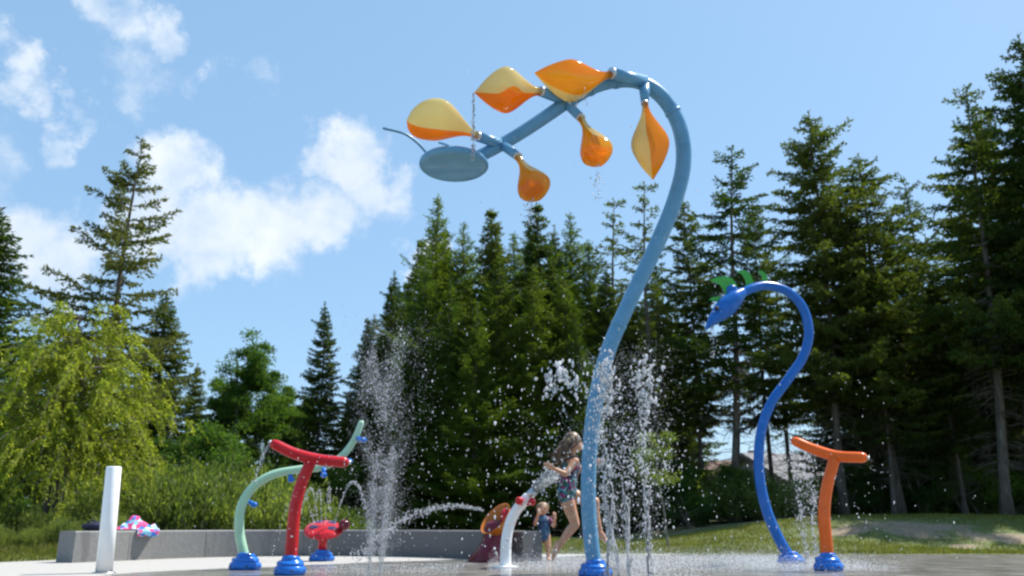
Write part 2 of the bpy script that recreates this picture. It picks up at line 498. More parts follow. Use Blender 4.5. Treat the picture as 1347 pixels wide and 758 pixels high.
# water drops: refracting, with white mixed in for the sun's sparkle
m, t = mat('water')
o = N(t, 'ShaderNodeOutputMaterial'); g = N(t, 'ShaderNodeBsdfGlass'); g.inputs['IOR'].default_value = 1.33; g.inputs['Roughness'].default_value = .02
df = N(t, 'ShaderNodeBsdfTranslucent'); df.inputs[0].default_value = (.95, .97, 1, 1)
d2 = N(t, 'ShaderNodeBsdfDiffuse'); d2.inputs[0].default_value = (.92, .95, 1, 1)
ms0 = N(t, 'ShaderNodeMixShader'); ms0.inputs[0].default_value = .45
t.links.new(df.outputs[0], ms0.inputs[1]); t.links.new(d2.outputs[0], ms0.inputs[2])
gg = N(t, 'ShaderNodeNewGeometry')
mr = N(t, 'ShaderNodeMapRange'); t.links.new(gg.outputs['Random Per Island'], mr.inputs[0])
mr.inputs['To Min'].default_value = .12; mr.inputs['To Max'].default_value = .85
ms = N(t, 'ShaderNodeMixShader'); t.links.new(mr.outputs[0], ms.inputs[0]); t.links.new(g.outputs[0], ms.inputs[1]); t.links.new(ms0.outputs[0], ms.inputs[2])
t.links.new(ms.outputs[0], o.inputs[0]); M['water'] = m
m, t = mat('foam')
o = N(t, 'ShaderNodeOutputMaterial')
df = N(t, 'ShaderNodeBsdfTranslucent'); df.inputs[0].default_value = (.97, .98, 1, 1)
d2 = N(t, 'ShaderNodeBsdfDiffuse'); d2.inputs[0].default_value = (.95, .97, 1, 1)
ms0 = N(t, 'ShaderNodeMixShader'); ms0.inputs[0].default_value = .5
t.links.new(df.outputs[0], ms0.inputs[1]); t.links.new(d2.outputs[0], ms0.inputs[2]); t.links.new(ms0.outputs[0], o.inputs[0]); M['foam'] = m

# sheet of water (smooth, clear)
m, t = mat('clear_water')
o = N(t, 'ShaderNodeOutputMaterial'); tr = N(t, 'ShaderNodeBsdfTransparent'); tr.inputs[0].default_value = (.93, .95, .96, 1)
d2 = N(t, 'ShaderNodeBsdfTranslucent'); d2.inputs[0].default_value = (.8, .85, .88, 1)
gl = N(t, 'ShaderNodeBsdfGlossy'); gl.inputs['Roughness'].default_value = .12
nz_ = noise_t(t, 18, 4)
b = N(t, 'ShaderNodeBump'); b.inputs['Strength'].default_value = .8; b.inputs['Distance'].default_value = .03; t.links.new(nz_.outputs['Fac'], b.inputs['Height'])
t.links.new(b.outputs[0], gl.inputs['Normal'])
mr = N(t, 'ShaderNodeMapRange'); t.links.new(nz_.outputs['Fac'], mr.inputs[0]); mr.inputs['From Min'].default_value = .35; mr.inputs['From Max'].default_value = .7
mr.inputs['To Min'].default_value = .05; mr.inputs['To Max'].default_value = .55
m1 = N(t, 'ShaderNodeMixShader'); t.links.new(mr.outputs[0], m1.inputs[0]); t.links.new(tr.outputs[0], m1.inputs[1]); t.links.new(d2.outputs[0], m1.inputs[2])
lw = N(t, 'ShaderNodeLayerWeight'); lw.inputs['Blend'].default_value = .3
m2_ = N(t, 'ShaderNodeMixShader'); t.links.new(lw.outputs['Fresnel'], m2_.inputs[0]); t.links.new(m1.outputs[0], m2_.inputs[1]); t.links.new(gl.outputs[0], m2_.inputs[2])
t.links.new(m2_.outputs[0], o.inputs[0]); M['clear'] = m

# pad: exposed concrete, wet where the jets reach
WET_C, WET_R = (8.0, 3.5), 13.7
m, t = mat('splash_pad_concrete')
o = N(t, 'ShaderNodeOutputMaterial'); p = N(t, 'ShaderNodeBsdfPrincipled'); t.links.new(p.outputs[0], o.inputs[0])
c = N(t, 'ShaderNodeTexCoord')
ds = N(t, 'ShaderNodeVectorMath', operation='DISTANCE'); t.links.new(c.outputs['Object'], ds.inputs[0]); ds.inputs[1].default_value = (WET_C[0], WET_C[1], 0)
nw = noise_t(t, .9, 5, .6)
ma_ = N(t, 'ShaderNodeMath', operation='MULTIPLY_ADD'); t.links.new(nw.outputs['Fac'], ma_.inputs[0]); ma_.inputs[1].default_value = 1.6; t.links.new(ds.outputs['Value'], ma_.inputs[2])
wet = N(t, 'ShaderNodeMapRange', interpolation_type='SMOOTHSTEP'); t.links.new(ma_.outputs[0], wet.inputs[0])
wet.inputs['From Min'].default_value = WET_R + .62; wet.inputs['From Max'].default_value = WET_R + 1.0
wet.inputs['To Min'].default_value = 1; wet.inputs['To Max'].default_value = 0
nc = noise_t(t, 25, 6, .65)
dry = ramp(t, nc.outputs['Fac'], [(.3, (.33, .315, .29)), (.7, (.45, .43, .40))])
nc2 = noise_t(t, 1.3, 6, .6)
wt = ramp(t, nc2.outputs['Fac'], [(.3, (.16, .15, .135)), (.7, (.28, .265, .24))])
mx_ = N(t, 'ShaderNodeMix', data_type='RGBA'); t.links.new(wet.outputs[0], mx_.inputs[0]); t.links.new(dry, mx_.inputs[6]); t.links.new(wt, mx_.inputs[7])
t.links.new(mx_.outputs[2], p.inputs['Base Color'])
nr = noise_t(t, 2.2, 5, .6)
rr = N(t, 'ShaderNodeMapRange'); t.links.new(nr.outputs['Fac'], rr.inputs[0]); rr.inputs['From Min'].default_value = .35; rr.inputs['From Max'].default_value = .7
rr.inputs['To Min'].default_value = .06; rr.inputs['To Max'].default_value = .34
mr_ = N(t, 'ShaderNodeMix'); t.links.new(wet.outputs[0], mr_.inputs[0]); mr_.inputs[2].default_value = .85; t.links.new(rr.outputs[0], mr_.inputs[3])
t.links.new(mr_.outputs[0], p.inputs['Roughness'])
nb = noise_t(t, 14, 3); b = N(t, 'ShaderNodeBump'); b.inputs['Strength'].default_value = .25; b.inputs['Distance'].default_value = .01
t.links.new(nb.outputs['Fac'], b.inputs['Height']); t.links.new(b.outputs[0], p.inputs['Normal'])
M['pad'] = m

# wall concrete with runs of damp
m, t = mat('wall_concrete')
o = N(t, 'ShaderNodeOutputMaterial'); p = N(t, 'ShaderNodeBsdfPrincipled'); t.links.new(p.outputs[0], o.inputs[0])
c = N(t, 'ShaderNodeTexCoord')
mp = N(t, 'ShaderNodeMapping'); mp.inputs['Scale'].default_value = (2.2, 2.2, .35); t.links.new(c.outputs['Object'], mp.inputs[0])
ns = noise_t(t, 1.6, 4, .6, vec=mp.outputs[0])
nf = noise_t(t, 22, 6, .65)
base = ramp(t, nf.outputs['Fac'], [(.3, (.17, .168, .162)), (.7, (.24, .237, .228))])
st = N(t, 'ShaderNodeMapRange', interpolation_type='SMOOTHSTEP'); t.links.new(ns.outputs['Fac'], st.inputs[0])
st.inputs['From Min'].default_value = .56; st.inputs['From Max'].default_value = .66; st.inputs['To Max'].default_value = .55
sx = N(t, 'ShaderNodeSeparateXYZ'); t.links.new(c.outputs['Object'], sx.inputs[0])
sa = N(t, 'ShaderNodeMath', operation='MULTIPLY_ADD'); t.links.new(ns.outputs['Fac'], sa.inputs[0]); sa.inputs[1].default_value = 3.5; t.links.new(sx.outputs['X'], sa.inputs[2])
sb = N(t, 'ShaderNodeMapRange', interpolation_type='SMOOTHSTEP'); t.links.new(sa.outputs[0], sb.inputs[0])
sb.inputs['From Min'].default_value = -2.8; sb.inputs['From Max'].default_value = -1.3; sb.inputs['To Max'].default_value = .72
sz_ = N(t, 'ShaderNodeMapRange'); t.links.new(sx.outputs['Z'], sz_.inputs[0]); sz_.inputs['From Min'].default_value = .425; sz_.inputs['From Max'].default_value = .40
sc_ = N(t, 'ShaderNodeMath', operation='MULTIPLY'); t.links.new(sb.outputs[0], sc_.inputs[0]); t.links.new(sz_.outputs[0], sc_.inputs[1])
sm = N(t, 'ShaderNodeMath', operation='MAXIMUM'); t.links.new(sc_.outputs[0], sm.inputs[0]); t.links.new(st.outputs[0], sm.inputs[1])
mx_ = N(t, 'ShaderNodeMix', data_type='RGBA'); t.links.new(sm.outputs[0], mx_.inputs[0]); t.links.new(base, mx_.inputs[6]); mx_.inputs[7].default_value = (.10, .098, .10, 1)
t.links.new(mx_.outputs[2], p.inputs['Base Color']); p.inputs['Roughness'].default_value = .75
b = N(t, 'ShaderNodeBump'); b.inputs['Strength'].default_value = .3; b.inputs['Distance'].default_value = .01
t.links.new(nf.outputs['Fac'], b.inputs['Height']); t.links.new(b.outputs[0], p.inputs['Normal'])
M['wall'] = m

# lawn and earth
m, t = mat('lawn')
o = N(t, 'ShaderNodeOutputMaterial'); p = N(t, 'ShaderNodeBsdfPrincipled'); t.links.new(p.outputs[0], o.inputs[0])
c = N(t, 'ShaderNodeTexCoord')
n1 = noise_t(t, 1.1, 6, .65); n2_ = noise_t(t, 14, 5, .6)
gcol = ramp(t, n2_.outputs['Fac'], [(.3, (.055, .082, .016)), (.55, (.10, .13, .028)), (.75, (.18, .175, .055))])
dcol = ramp(t, n2_.outputs['Fac'], [(.3, (.15, .11, .07)), (.7, (.31, .24, .16))])
at_ = N(t, 'ShaderNodeAttribute', attribute_name='bare')
am = N(t, 'ShaderNodeMath', operation='ADD'); t.links.new(at_.outputs['Fac'], am.inputs[0]); t.links.new(n1.outputs['Fac'], am.inputs[1])
ms_ = N(t, 'ShaderNodeMapRange', interpolation_type='SMOOTHSTEP'); t.links.new(am.outputs[0], ms_.inputs[0]); ms_.inputs['From Min'].default_value = .80; ms_.inputs['From Max'].default_value = 1.0
mx_ = N(t, 'ShaderNodeMix', data_type='RGBA'); t.links.new(ms_.outputs[0], mx_.inputs[0]); t.links.new(gcol, mx_.inputs[6]); t.links.new(dcol, mx_.inputs[7])
t.links.new(mx_.outputs[2], p.inputs['Base Color']); p.inputs['Roughness'].default_value = .9
b = N(t, 'ShaderNodeBump'); b.inputs['Strength'].default_value = .6; b.inputs['Distance'].default_value = .04
t.links.new(n2_.outputs['Fac'], b.inputs['Height']); t.links.new(b.outputs[0], p.inputs['Normal'])
M['lawn'] = m

# ------------------------------------------------------------------ ground
def hgt(x, y):
    r = smooth01(y, 18.0, 22.5) * .70 * smooth01(x, 3.0, 9.0)
    l = smooth01(y, 13.0, 19) * .30 * smooth01(-x, 5.0, 8.0)
    m = smooth01(y, 20, 27) * .14 * (1 - smooth01(x, 3.0, 9.0))
    h = r + max(l, m)
    if y > 16.5 or (x < -6.8 and y > 12.6):
        k = smooth01(y, 16.5, 18.5) if x > -6 else smooth01(y, 12.6, 14)
        h += k * (.09 * noise.noise(Vector((x * .45, y * .45, 3))) + .035 * noise.noise(Vector((x * 1.7, y * 1.7, 1))))
    return h
def pad_edge(x):
    """far edge of the paving, y as a function of x"""
    if x < -7.6: return 12.2
    if x < -5.6: return 12.2 + (x + 7.6) / 2 * 4.0
    return 16.2
xs = np.concatenate([[-900, -300, -120, -60], np.arange(-36, 36.01, .4), [60, 120, 300, 900]])
ys = np.concatenate([[-300, -60, -15, 0, 6], np.arange(10, 34.01, .3), np.arange(36, 80, 4), [110, 180, 400, 900, 1500]])
V = []; bare = []
bare_spots = [(at(1205, 690, 20.7), 1.9, 1.3), (at(1320, 697, 19.8), 1.4, .7), (at(1265, 702, 19), .5, .3), (at(1110, 690, 20.6), 1.0, .5), (at(8, 712, 15.5), .5, .4)]
for y in ys:
    for x in xs:
        z = hgt(x, y) if y > 10 else 0
        if y < pad_edge(x) + .05: z = -.05
        elif y < pad_edge(x) + .8: z = max(-.01, z)
        V.append((x, y, z))
        bb = 0
        for (c_, rx, ry) in bare_spots:
            q = ((x - c_.x) / rx) ** 2 + ((y - c_.y) / ry) ** 2
            bb = max(bb, .62 * math.exp(-q))
        if y > 26: bb = max(bb, .35)
        bare.append(bb)
nx = len(xs)
gi = np.arange((len(ys) - 1) * nx).reshape(-1, nx)[:, :-1].ravel()
Fq = np.stack([gi, gi + 1, gi + 1 + nx, gi + nx], 1)
me = np_mesh('lawn', np.array(V), Fq, M['lawn'])
a_ = me.attributes.new('bare', 'FLOAT', 'POINT'); a_.data.foreach_set('value', np.array(bare, dtype=np.float32))
lawn = tag(link('lawn', me), kind='structure')

mb = MB()
ex = [-60, -30, -16, -10, -7.6, -7.1, -6.6, -6.1, -5.6, -3, 0, 4, 8, 12, 16, 22, 40]
vs = []; fs = []
for x in ex:
    e = pad_edge(x)
    vs += [(x, -12, 0), (x, e, 0), (x, e, -.12)]
for i in range(len(ex) - 1):
    b0 = i * 3; b1 = b0 + 3
    fs += [(b0, b1, b1 + 1, b0 + 1), (b0 + 1, b1 + 1, b1 + 2, b0 + 2)]
mb.add(vs, fs, 0, True)
pad = mb.build('paving', M['pad'], None, smooth=False)
tag(pad, kind='structure')

# grass blades
pts = []
def grass_patch(n, xr, yr, test=None):
    x = rs.uniform(xr[0], xr[1], n); y = rs.uniform(yr[0], yr[1], n)
    for a, b in zip(x, y):
        if b < pad_edge(a) + .02: continue
        bb = 0
        for (c_, rx, ry) in bare_spots:
            bb = max(bb, math.exp(-(((a - c_.x) / rx) ** 2 + ((b - c_.y) / ry) ** 2)))
        if rs.rand() < bb * 1.25: continue
        pts.append((a, b, hgt(a, b)))
grass_patch(30000, (-12, -5.6), (12.2, 19))
grass_patch(66000, (-1, 17), (16.2, 24))
grass_patch(8000, (-6, 0), (16.2, 24))
pts = np.array(pts)
n = len(pts)
ang = rs.uniform(0, 2 * np.pi, n); hh = rs.uniform(.03, .085, n) * (1 + 1.1 * (pts[:, 0] < -5.6) * (pts[:, 1] > 14.5)); ww = rs.uniform(.006, .014, n)
lean = rs.normal(0, .03, (n, 2))
dx = np.cos(ang) * ww; dy = np.sin(ang) * ww
v = np.empty((n, 3, 3))
v[:, 0] = pts + np.stack([dx, dy, np.full(n, -.01)], 1)
v[:, 1] = pts - np.stack([dx, dy, np.full(n, .01)], 1)
v[:, 2] = pts + np.stack([lean[:, 0], lean[:, 1], hh], 1)
me = np_mesh('grass', v.reshape(-1, 3), np.arange(n * 3).reshape(-1, 3), M['grassblade'], smooth=False)
tag(link('grass', me), 'short mown grass with bare patches round the paving', 'grass', kind='stuff')

# ------------------------------------------------------------------ trees
class Leaves:
    def __init__(s): s.c = []; s.d = []; s.l = []; s.w = []; s.s = []
    def add(s, c, d, l, w):
        s.c.append(c); s.d.append(d); s.l.append(l); s.w.append(w)
    def arrays(s, r):
        c = np.array([tuple(x) for x in s.c]); d = np.array([tuple(x) for x in s.d])
        d /= np.linalg.norm(d, axis=1)[:, None] + 1e-9
        l = np.array(s.l)[:, None]; w = np.array(s.w)[:, None]
        q = r.normal(0, 1, c.shape); q -= d * (q * d).sum(1)[:, None]; q /= np.linalg.norm(q, axis=1)[:, None] + 1e-9
        v = np.empty((len(c), 4, 3))
        v[:, 0] = c; v[:, 1] = c + d * l * .45 + q * w; v[:, 2] = c + d * l; v[:, 3] = c + d * l * .45 - q * w
        return v.reshape(-1, 3), np.arange(len(c) * 4).reshape(-1, 4)

def np_leaves(c, d, l, w, r):
    """vectorised leaves: centres, directions, lengths, half widths"""
    d = d / (np.linalg.norm(d, axis=1)[:, None] + 1e-9)
    q = r.normal(0, 1, c.shape); q -= d * (q * d).sum(1)[:, None]; q /= np.linalg.norm(q, axis=1)[:, None] + 1e-9
    l = np.asarray(l)[:, None]; w = np.asarray(w)[:, None]
    v = np.empty((len(c), 4, 3))
    v[:, 0] = c; v[:, 1] = c + d * l * .45 + q * w; v[:, 2] = c + d * l; v[:, 3] = c + d * l * .45 - q * w
    return v.reshape(-1, 3)

def conifer(seed, H=12.0, Rm=2.0, base=.06, gap=.34, per=5, droop=.25, dens=1.0, wild=.3, power=.85, lean=.15, dead=0, larch=False, twigL=.34, tilt_top=.6, trunk_r=.15, skip=0.0, fat=1.0, leaf='needle', bark='bark'):
    """returns (trunk mesh, crown mesh), height H from z=0"""
    r = np.random.RandomState(seed)
    trunk = MB()
    nseg = 14
    ctrl = []
    lx = r.normal(0, lean); ly = r.normal(0, lean)
    ph = r.uniform(0, 6)
    for i in range(nseg + 1):
        t = i / nseg
        ctrl.append(Vector((lx * t * 1.5 + .08 * math.sin(ph + t * 7), ly * t * 1.5 + .08 * math.cos(ph + t * 6), t * H)))
    rad = [max(.012, trunk_r * (1 - i / nseg) ** .9 + .008) for i in range(nseg + 1)]
    rad[0] *= 1.35
    trunk.tube(ctrl, rad, 9)
    def tp(z):
        t = min(.9999, max(0, z / H)) * nseg; k = int(t)
        return ctrl[k].lerp(ctrl[k + 1], t - k)
    C = []; D = []; LL = []; W = []
    z = H * base
    while z < H * .985:
        t = z / H
        tt = (t - base) / (1 - base)
        env = Rm * ((1 - tt) ** power) * (0.55 + .45 * min(1, tt / .12 + .35))
        env = max(env, .10)
        k = max(3, int(per * (1.0 if t < .9 else .7)) + r.randint(-1, 2))
        a0 = r.uniform(0, 2 * math.pi)
        for j in range(k):
            if r.rand() < skip: continue
            a = a0 + 2 * math.pi * j / k + r.normal(0, .25)
            zz = z + r.uniform(-.5, .5) * gap
            Lb = env * max(.35, 1 + r.normal(0, wild))
            p0 = tp(zz)
            out = Vector((math.cos(a), math.sin(a), 0)); side = Vector((-math.sin(a), math.cos(a), 0))
            up = (tilt_top * tt ** 1.5) - droop * (1 - tt) + r.normal(0, .07)
            curv = .28 * (1 - tt) + .05    # upturned tips
            n = 6
            bp = []
            for i in range(n + 1):
                s_ = i / n
                bp.append(p0 + out * (Lb * s_) + side * (Lb * .10 * math.sin(s_ * 2 + j)) + Vector((0, 0, Lb * (up * s_ - .22 * s_ + curv * s_ * s_))))
            trunk.tube([bp[0], bp[2], bp[4], bp[6]], [max(.008, .022 * Lb / 2 + .008), .014, .009, .004], 4, cap=False)
            # twigs
            nt_ = max(4, int(Lb / .10 * dens))
            for i in range(nt_):
                s_ = .12 + .88 * (i + r.rand()) / nt_
                q = s_ * n; kk = min(n - 1, int(q)); bpos = bp[kk].lerp(bp[kk + 1], q - kk)
                bd = (bp[kk + 1] - bp[kk]).normalized()
                sg = 1 if i % 2 else -1
                tl = twigL * (.35 + .9 * (1 - s_) ** .6) * min(1.4, .5 + Lb / 2) * r.uniform(.6, 1.3)
                td = (bd * r.uniform(.5, 1.0) + side * sg * r.uniform(.5, 1.1) + Vector((0, 0, r.normal(-.18 if not larch else -.05, .22)))).normalized()
                m_ = max(2, int(tl / .075))
                for e in range(m_):
                    f_ = e / m_
                    c_ = bpos + td * (tl * f_) + Vector((0, 0, -.15 * tl * f_ * f_))
                    for g_ in range(3 if not larch else 2):
                        dd = td * .9 + Vector(r.normal(0, .55, 3))
                        C.append(c_); D.append(dd); LL.append(r.uniform(.08, .17) if not larch else r.uniform(.06, .14)); W.append(fat * (r.uniform(.014, .030) if not larch else r.uniform(.010, .020)))
        z += gap * r.uniform(.7, 1.3) * (1.0 if tt < .7 else .75)
    # leader
    for i in range(60):
        zz = H * (1 - .09 * r.rand()); c_ = tp(zz); a = r.uniform(0, 6.28)
        C.append(c_); D.append(Vector((math.cos(a), math.sin(a), .8))); LL.append(.16); W.append(.02)
    for i in range(dead):
        zz = r.uniform(.08, base + .06) * H; a = r.uniform(0, 6.28); Ld = r.uniform(.4, 1.5)
        p0 = tp(zz); out = Vector((math.cos(a), math.sin(a), r.uniform(-.35, .1)))
        p1 = p0 + out * Ld * .5; p2 = p0 + out * Ld + Vector((0, 0, -.12))
        trunk.tube([p0, p1, p2], [.014, .009, .004], 4, cap=False)
        for e in range(3):
            q = p1 + Vector(r.normal(0, .25, 3)) + out * .1
            trunk.tube([p1.lerp(p2, r.rand()), q], [.006, .003], 3, cap=False)
    C = np.array([tuple(x) for x in C]); D = np.array([tuple(x) for x in D])
    vv = np_leaves(C, D, LL, W, r)
    crown = np_mesh('crown', vv, np.arange(len(C) * 4).reshape(-1, 4), M[leaf], smooth=False)
    return trunk.mesh('trunk', M[bark]), crown

def broadleaf(seed, H=7.0, Rc=2.2, n_leaf=26000, leaf='leaf', stems=1, crown_lo=.25, lsz=(.07, .13), lw=.5, hang=0.0, tall=1.0, bark='bark2', trunk_r=.11, clumps=46, pyr=0.0):
    r = np.random.RandomState(seed)
    tr = MB()
    tips = []
    def limb(p, d, ln, rad, depth):
        pts_ = [p]; dd = d.copy(); q = p.copy()
        for i in range(5):
            dd = (dd + Vector(r.normal(0, .13, 3)) + Vector((0, 0, .04))).normalized()
            q = q + dd * ln / 5; pts_.append(q.copy())
        tr.tube(pts_, lerpl([rad, rad * .5], 6), 6 if depth < 2 else 4, cap=False)
        if depth >= 2: tips.append(q); tips.append(pts_[3]); return
        for k in range(3 if depth == 0 else 3):
            s_ = r.uniform(.4, 1) * 5; kk = min(4, int(s_)); b_ = pts_[kk].lerp(pts_[kk + 1], s_ - kk)
            nd = (dd + Vector(r.normal(0, .6, 3)) + Vector((0, 0, .2 * tall))).normalized()
            limb(b_, nd, ln * r.uniform(.5, .75), rad * .5, depth + 1)
        tips.append(q)
    for s_ in range(stems):
        a = r.uniform(0, 6.28)
        b0 = Vector((math.cos(a) * .12 * (stems > 1), math.sin(a) * .12 * (stems > 1), -.05))
        sp = .12 + .16 * (stems > 1)
        d = Vector((math.cos(a) * sp, math.sin(a) * sp, 1)).normalized()
        main = [b0]; q = b0.copy()
        for i in range(8):
            d = (d + Vector(r.normal(0, .05, 3)) + Vector((0, 0, .05))).normalized()
            q = q + d * H * .9 / 8; main.append(q.copy())
        tr.tube(main, lerpl([trunk_r, trunk_r * .75, .02], 9), 8, cap=False)
        for k in range(11):
            s_ = r.uniform(crown_lo, 1) * 8; kk = min(7, int(s_)); b_ = main[kk].lerp(main[kk + 1], s_ - kk)
            a = r.uniform(0, 6.28); e = (1 - s_ / 8)
            nd = Vector((math.cos(a), math.sin(a), r.uniform(.2, .9))).normalized()
            limb(b_, nd, Rc * r.uniform(.45, .8) * (.5 + e * .8), trunk_r * .35, 1)
        tips.append(q)
    # pull tips into envelope
    cc = []
    zc = H * (crown_lo + 1) / 2; hz_ = H * (1 - crown_lo) / 2
    for t_ in tips:
        x, y, z_ = t_
        k = math.sqrt((x / Rc) ** 2 + (y / Rc) ** 2 + ((z_ - zc) / hz_) ** 2)
        if k > 1: x, y, z_ = x / k, y / k, zc + (z_ - zc) / k
        cc.append((x, y, z_))
    while len(cc) < clumps * stems:
        a = r.uniform(0, 6.28); u = r.uniform(-1, 1); k = r.uniform(.45, 1)
        cc.append((Rc * k * math.cos(a) * math.sqrt(1 - u * u), Rc * k * math.sin(a) * math.sqrt(1 - u * u), zc + hz_ * k * u))
    cc = np.array(cc)
    hrel = np.clip((cc[:, 2] - H * crown_lo) / (H * (1 - crown_lo)), 0, 1)
    cc[:, :2] *= (1 - pyr * hrel ** 1.3)[:, None]
    sz = r.uniform(.12, .30, len(cc)) * Rc * (1 - .5 * pyr * hrel)
    idx = r.randint(0, len(cc), n_leaf)
    off = r.normal(0, 1, (n_leaf, 3)); off /= np.linalg.norm(off, axis=1)[:, None]
    off *= (r.rand(n_leaf) ** .45)[:, None] * sz[idx][:, None]
    off[:, 2] *= .62
    c_ = cc[idx] + off
    if hang:
        c_[:, 2] -= r.rand(n_leaf) ** 1.5 * hang
    c_[:, 2] = np.maximum(c_[:, 2], .05)
    d_ = r.normal(0, 1, (n_leaf, 3)); d_[:, 2] -= .35 + hang * 1.5
    l_ = r.uniform(lsz[0], lsz[1], n_leaf)
    vv = np_leaves(c_, d_, l_, l_ * lw * .5, r)
    return tr.mesh('trunk', M[bark]), np_mesh('crown', vv, np.arange(n_leaf * 4).reshape(-1, 4), M[leaf], smooth=False)

def weeping(seed, H=6.0, Rc=2.7):
    r = np.random.RandomState(seed)
    tr = MB(); C = []; D = []
    for s_ in range(3):
        a = r.uniform(0, 6.28); main = []
        for i in range(9):
            t_ = i / 8
            main.append(Vector((math.cos(a) * (.1 + .5 * t_ * s_ * .6) + .06 * math.sin(i), math.sin(a) * (.1 + .5 * t_ * s_ * .6), -.05 + H * .93 * t_ * (1 - .1 * s_))))
        tr.tube(main, lerpl([.085, .06, .015], 9), 7, cap=False)
        for k in range(58):
            q = r.uniform(.30, .99) ** .9; kk = min(7, int(q * 8)); b_ = main[kk].lerp(main[kk + 1], q * 8 - kk)
            ang_ = r.uniform(0, 6.28)
            env = Rc * math.sqrt(max(.03, 1 - ((q - .50) / .56) ** 2)) * r.uniform(.35, 1.15)
            out = Vector((math.cos(ang_), math.sin(ang_), 0)); side = Vector((-out.y, out.x, 0))
            bp = []
            rise = r.uniform(.2, .8); fall = r.uniform(.45, 1.15)
            for i in range(9):
                t_ = i / 8
                bp.append(b_ + out * env * t_ + side * .12 * math.sin(t_ * 5 + k) + Vector((0, 0, env * (rise * t_ - fall * t_ * t_))))
            tr.tube(bp[::2], lerpl([.022, .004], 5), 4, cap=False)
            for e in range(int(12 + env * 8)):
                t_ = r.uniform(.2, 1) * 8; kk = min(7, int(t_)); p_ = bp[kk].lerp(bp[kk + 1], t_ - kk)
                ln = r.uniform(.25, .75); dr = Vector((out.x * .35 + r.normal(0, .3), out.y * .35 + r.normal(0, .3), r.uniform(-.9, .1)))
                m_ = int(ln / .035)
                for g_ in range(m_):
                    f_ = g_ / m_ * ln
                    c_ = p_ + dr * f_ + Vector((0, 0, -.5 * f_ * f_))
                    if c_.z < .15: continue
                    C.append(tuple(c_)); D.append(tuple(dr * .8 + Vector(r.normal(0, .55, 3)) + Vector((0, 0, -.3))))
    C = np.array(C); D = np.array(D); n_ = len(C)
    l_ = r.uniform(.06, .12, n_)
    vv = np_leaves(C, D, l_, l_ * .15 + .004, r)
    return tr.mesh('trunk', M['bark']), np_mesh('crown', vv, np.arange(n_ * 4).reshape(-1, 4), M['willow'], smooth=False)

def bush(seed, Rx=1.3, H=1.4, n_stem=260, leaf='thicket', lsz=.07):
    """many upright stems with narrow leaves; an uneven top"""
    r = np.random.RandomState(seed)
    st_ = MB(); C = []; D = []
    for k in range(n_stem):
        a = r.uniform(0, 6.28); q = math.sqrt(r.rand())
        b_ = Vector((math.cos(a) * q * Rx * .75, math.sin(a) * q * Rx * .6, -.03))
        hh_ = H * (1 - .45 * q * q) * r.uniform(.6, 1.08)
        ln_ = Vector((math.cos(a) * q * .35 + r.normal(0, .12), math.sin(a) * q * .35 + r.normal(0, .12), 1))
        p1 = b_ + ln_ * hh_ * .5; p2 = b_ + ln_ * hh_ + Vector((r.normal(0, .06), r.normal(0, .06), 0))
        if k % 3 == 0: st_.tube([b_, p1, p2], [.008, .005, .002], 3, cap=False)
        m_ = int(hh_ / .022)
        for g_ in range(m_):
            f_ = r.uniform(.12, 1)
            c_ = b_.lerp(p1, f_ * 2) if f_ < .5 else p1.lerp(p2, f_ * 2 - 1)
            c_ = c_ + Vector(r.normal(0, .045, 3))
            C.append(tuple(c_)); D.append(tuple(ln_ * 1.5 + Vector(r.normal(0, .55, 3))))
    C = np.array(C); D = np.array(D); n_ = len(C)
    C[:, 2] = np.maximum(C[:, 2], .02)
    l_ = r.uniform(lsz * .8, lsz * 2.0, n_)
    vv = np_leaves(C, D, l_, l_ * .16 + .002, r)
    return st_.mesh('stems', M['bark2']), np_mesh('foliage', vv, np.arange(n_ * 4).reshape(-1, 4), M[leaf], smooth=False)

PR = {}
def proto(key, fn, H):
    PR[key] = (fn, H)
proto('A1', conifer(1, 12, 2.75, base=.10, gap=.52, per=5, droop=-.06, wild=.34, power=.74, dens=1.5, twigL=.34, leaf='needle_warm', skip=.16, fat=1.3), 12)
proto('B1', conifer(2, 12, 2.4, base=.03, gap=.27, per=7, droop=.22, wild=.22, power=.80, dens=1.5, fat=1.2), 12)
proto('B2', conifer(3, 12, 2.1, base=.03, gap=.27, per=7, droop=.18, wild=.28, power=.82, dens=1.5, fat=1.2), 12)
proto('C1', conifer(4, 12, 2.5, base=.04, gap=.20, per=7, droop=.0, wild=.35, power=.92, dens=1.6, fat=1.35, larch=True, leaf='larch', twigL=.42, tilt_top=.9), 12)
proto('C2', conifer(5, 12, 2.6, base=.04, gap=.21, per=7, droop=.05, wild=.4, power=.86, dens=1.6, fat=1.35, larch=True, leaf='larch', twigL=.45, tilt_top=1.0), 12)
proto('D1', conifer(6, 14, 2.5, base=.30, gap=.35, per=6, droop=.20, wild=.42, power=.70, dens=1.45, dead=80, lean=.25, skip=.10, fat=1.3), 14)
proto('D2', conifer(7, 14, 2.3, base=.34, gap=.42, per=5, droop=.14, wild=.5, power=.60, dens=1.5, dead=90, lean=.3, skip=.20, fat=1.3), 14)
proto('D3', conifer(8, 14, 2.8, base=.28, gap=.31, per=7, droop=.20, wild=.38, power=.74, dens=1.6, dead=80, lean=.2, fat=1.3), 14)
proto('D4', conifer(9, 14, 1.8, base=.28, gap=.58, per=4, droop=.10, wild=.55, power=.55, dens=1.1, dead=90, lean=.2, skip=.28, fat=1.2), 14)
proto('E1', broadleaf(10, 7, 1.9, 44000, 'leaf', crown_lo=.06, tall=1.4, clumps=230, pyr=.35), 7)
proto('E2', broadleaf(11, 7, 2.4, 42000, 'leaf', crown_lo=.03, stems=2, clumps=60, pyr=.3), 7)
proto('S1', broadleaf(12, 3, 1.0, 5000, 'thicket', crown_lo=.40, lsz=(.05, .09), trunk_r=.03, clumps=14), 3)
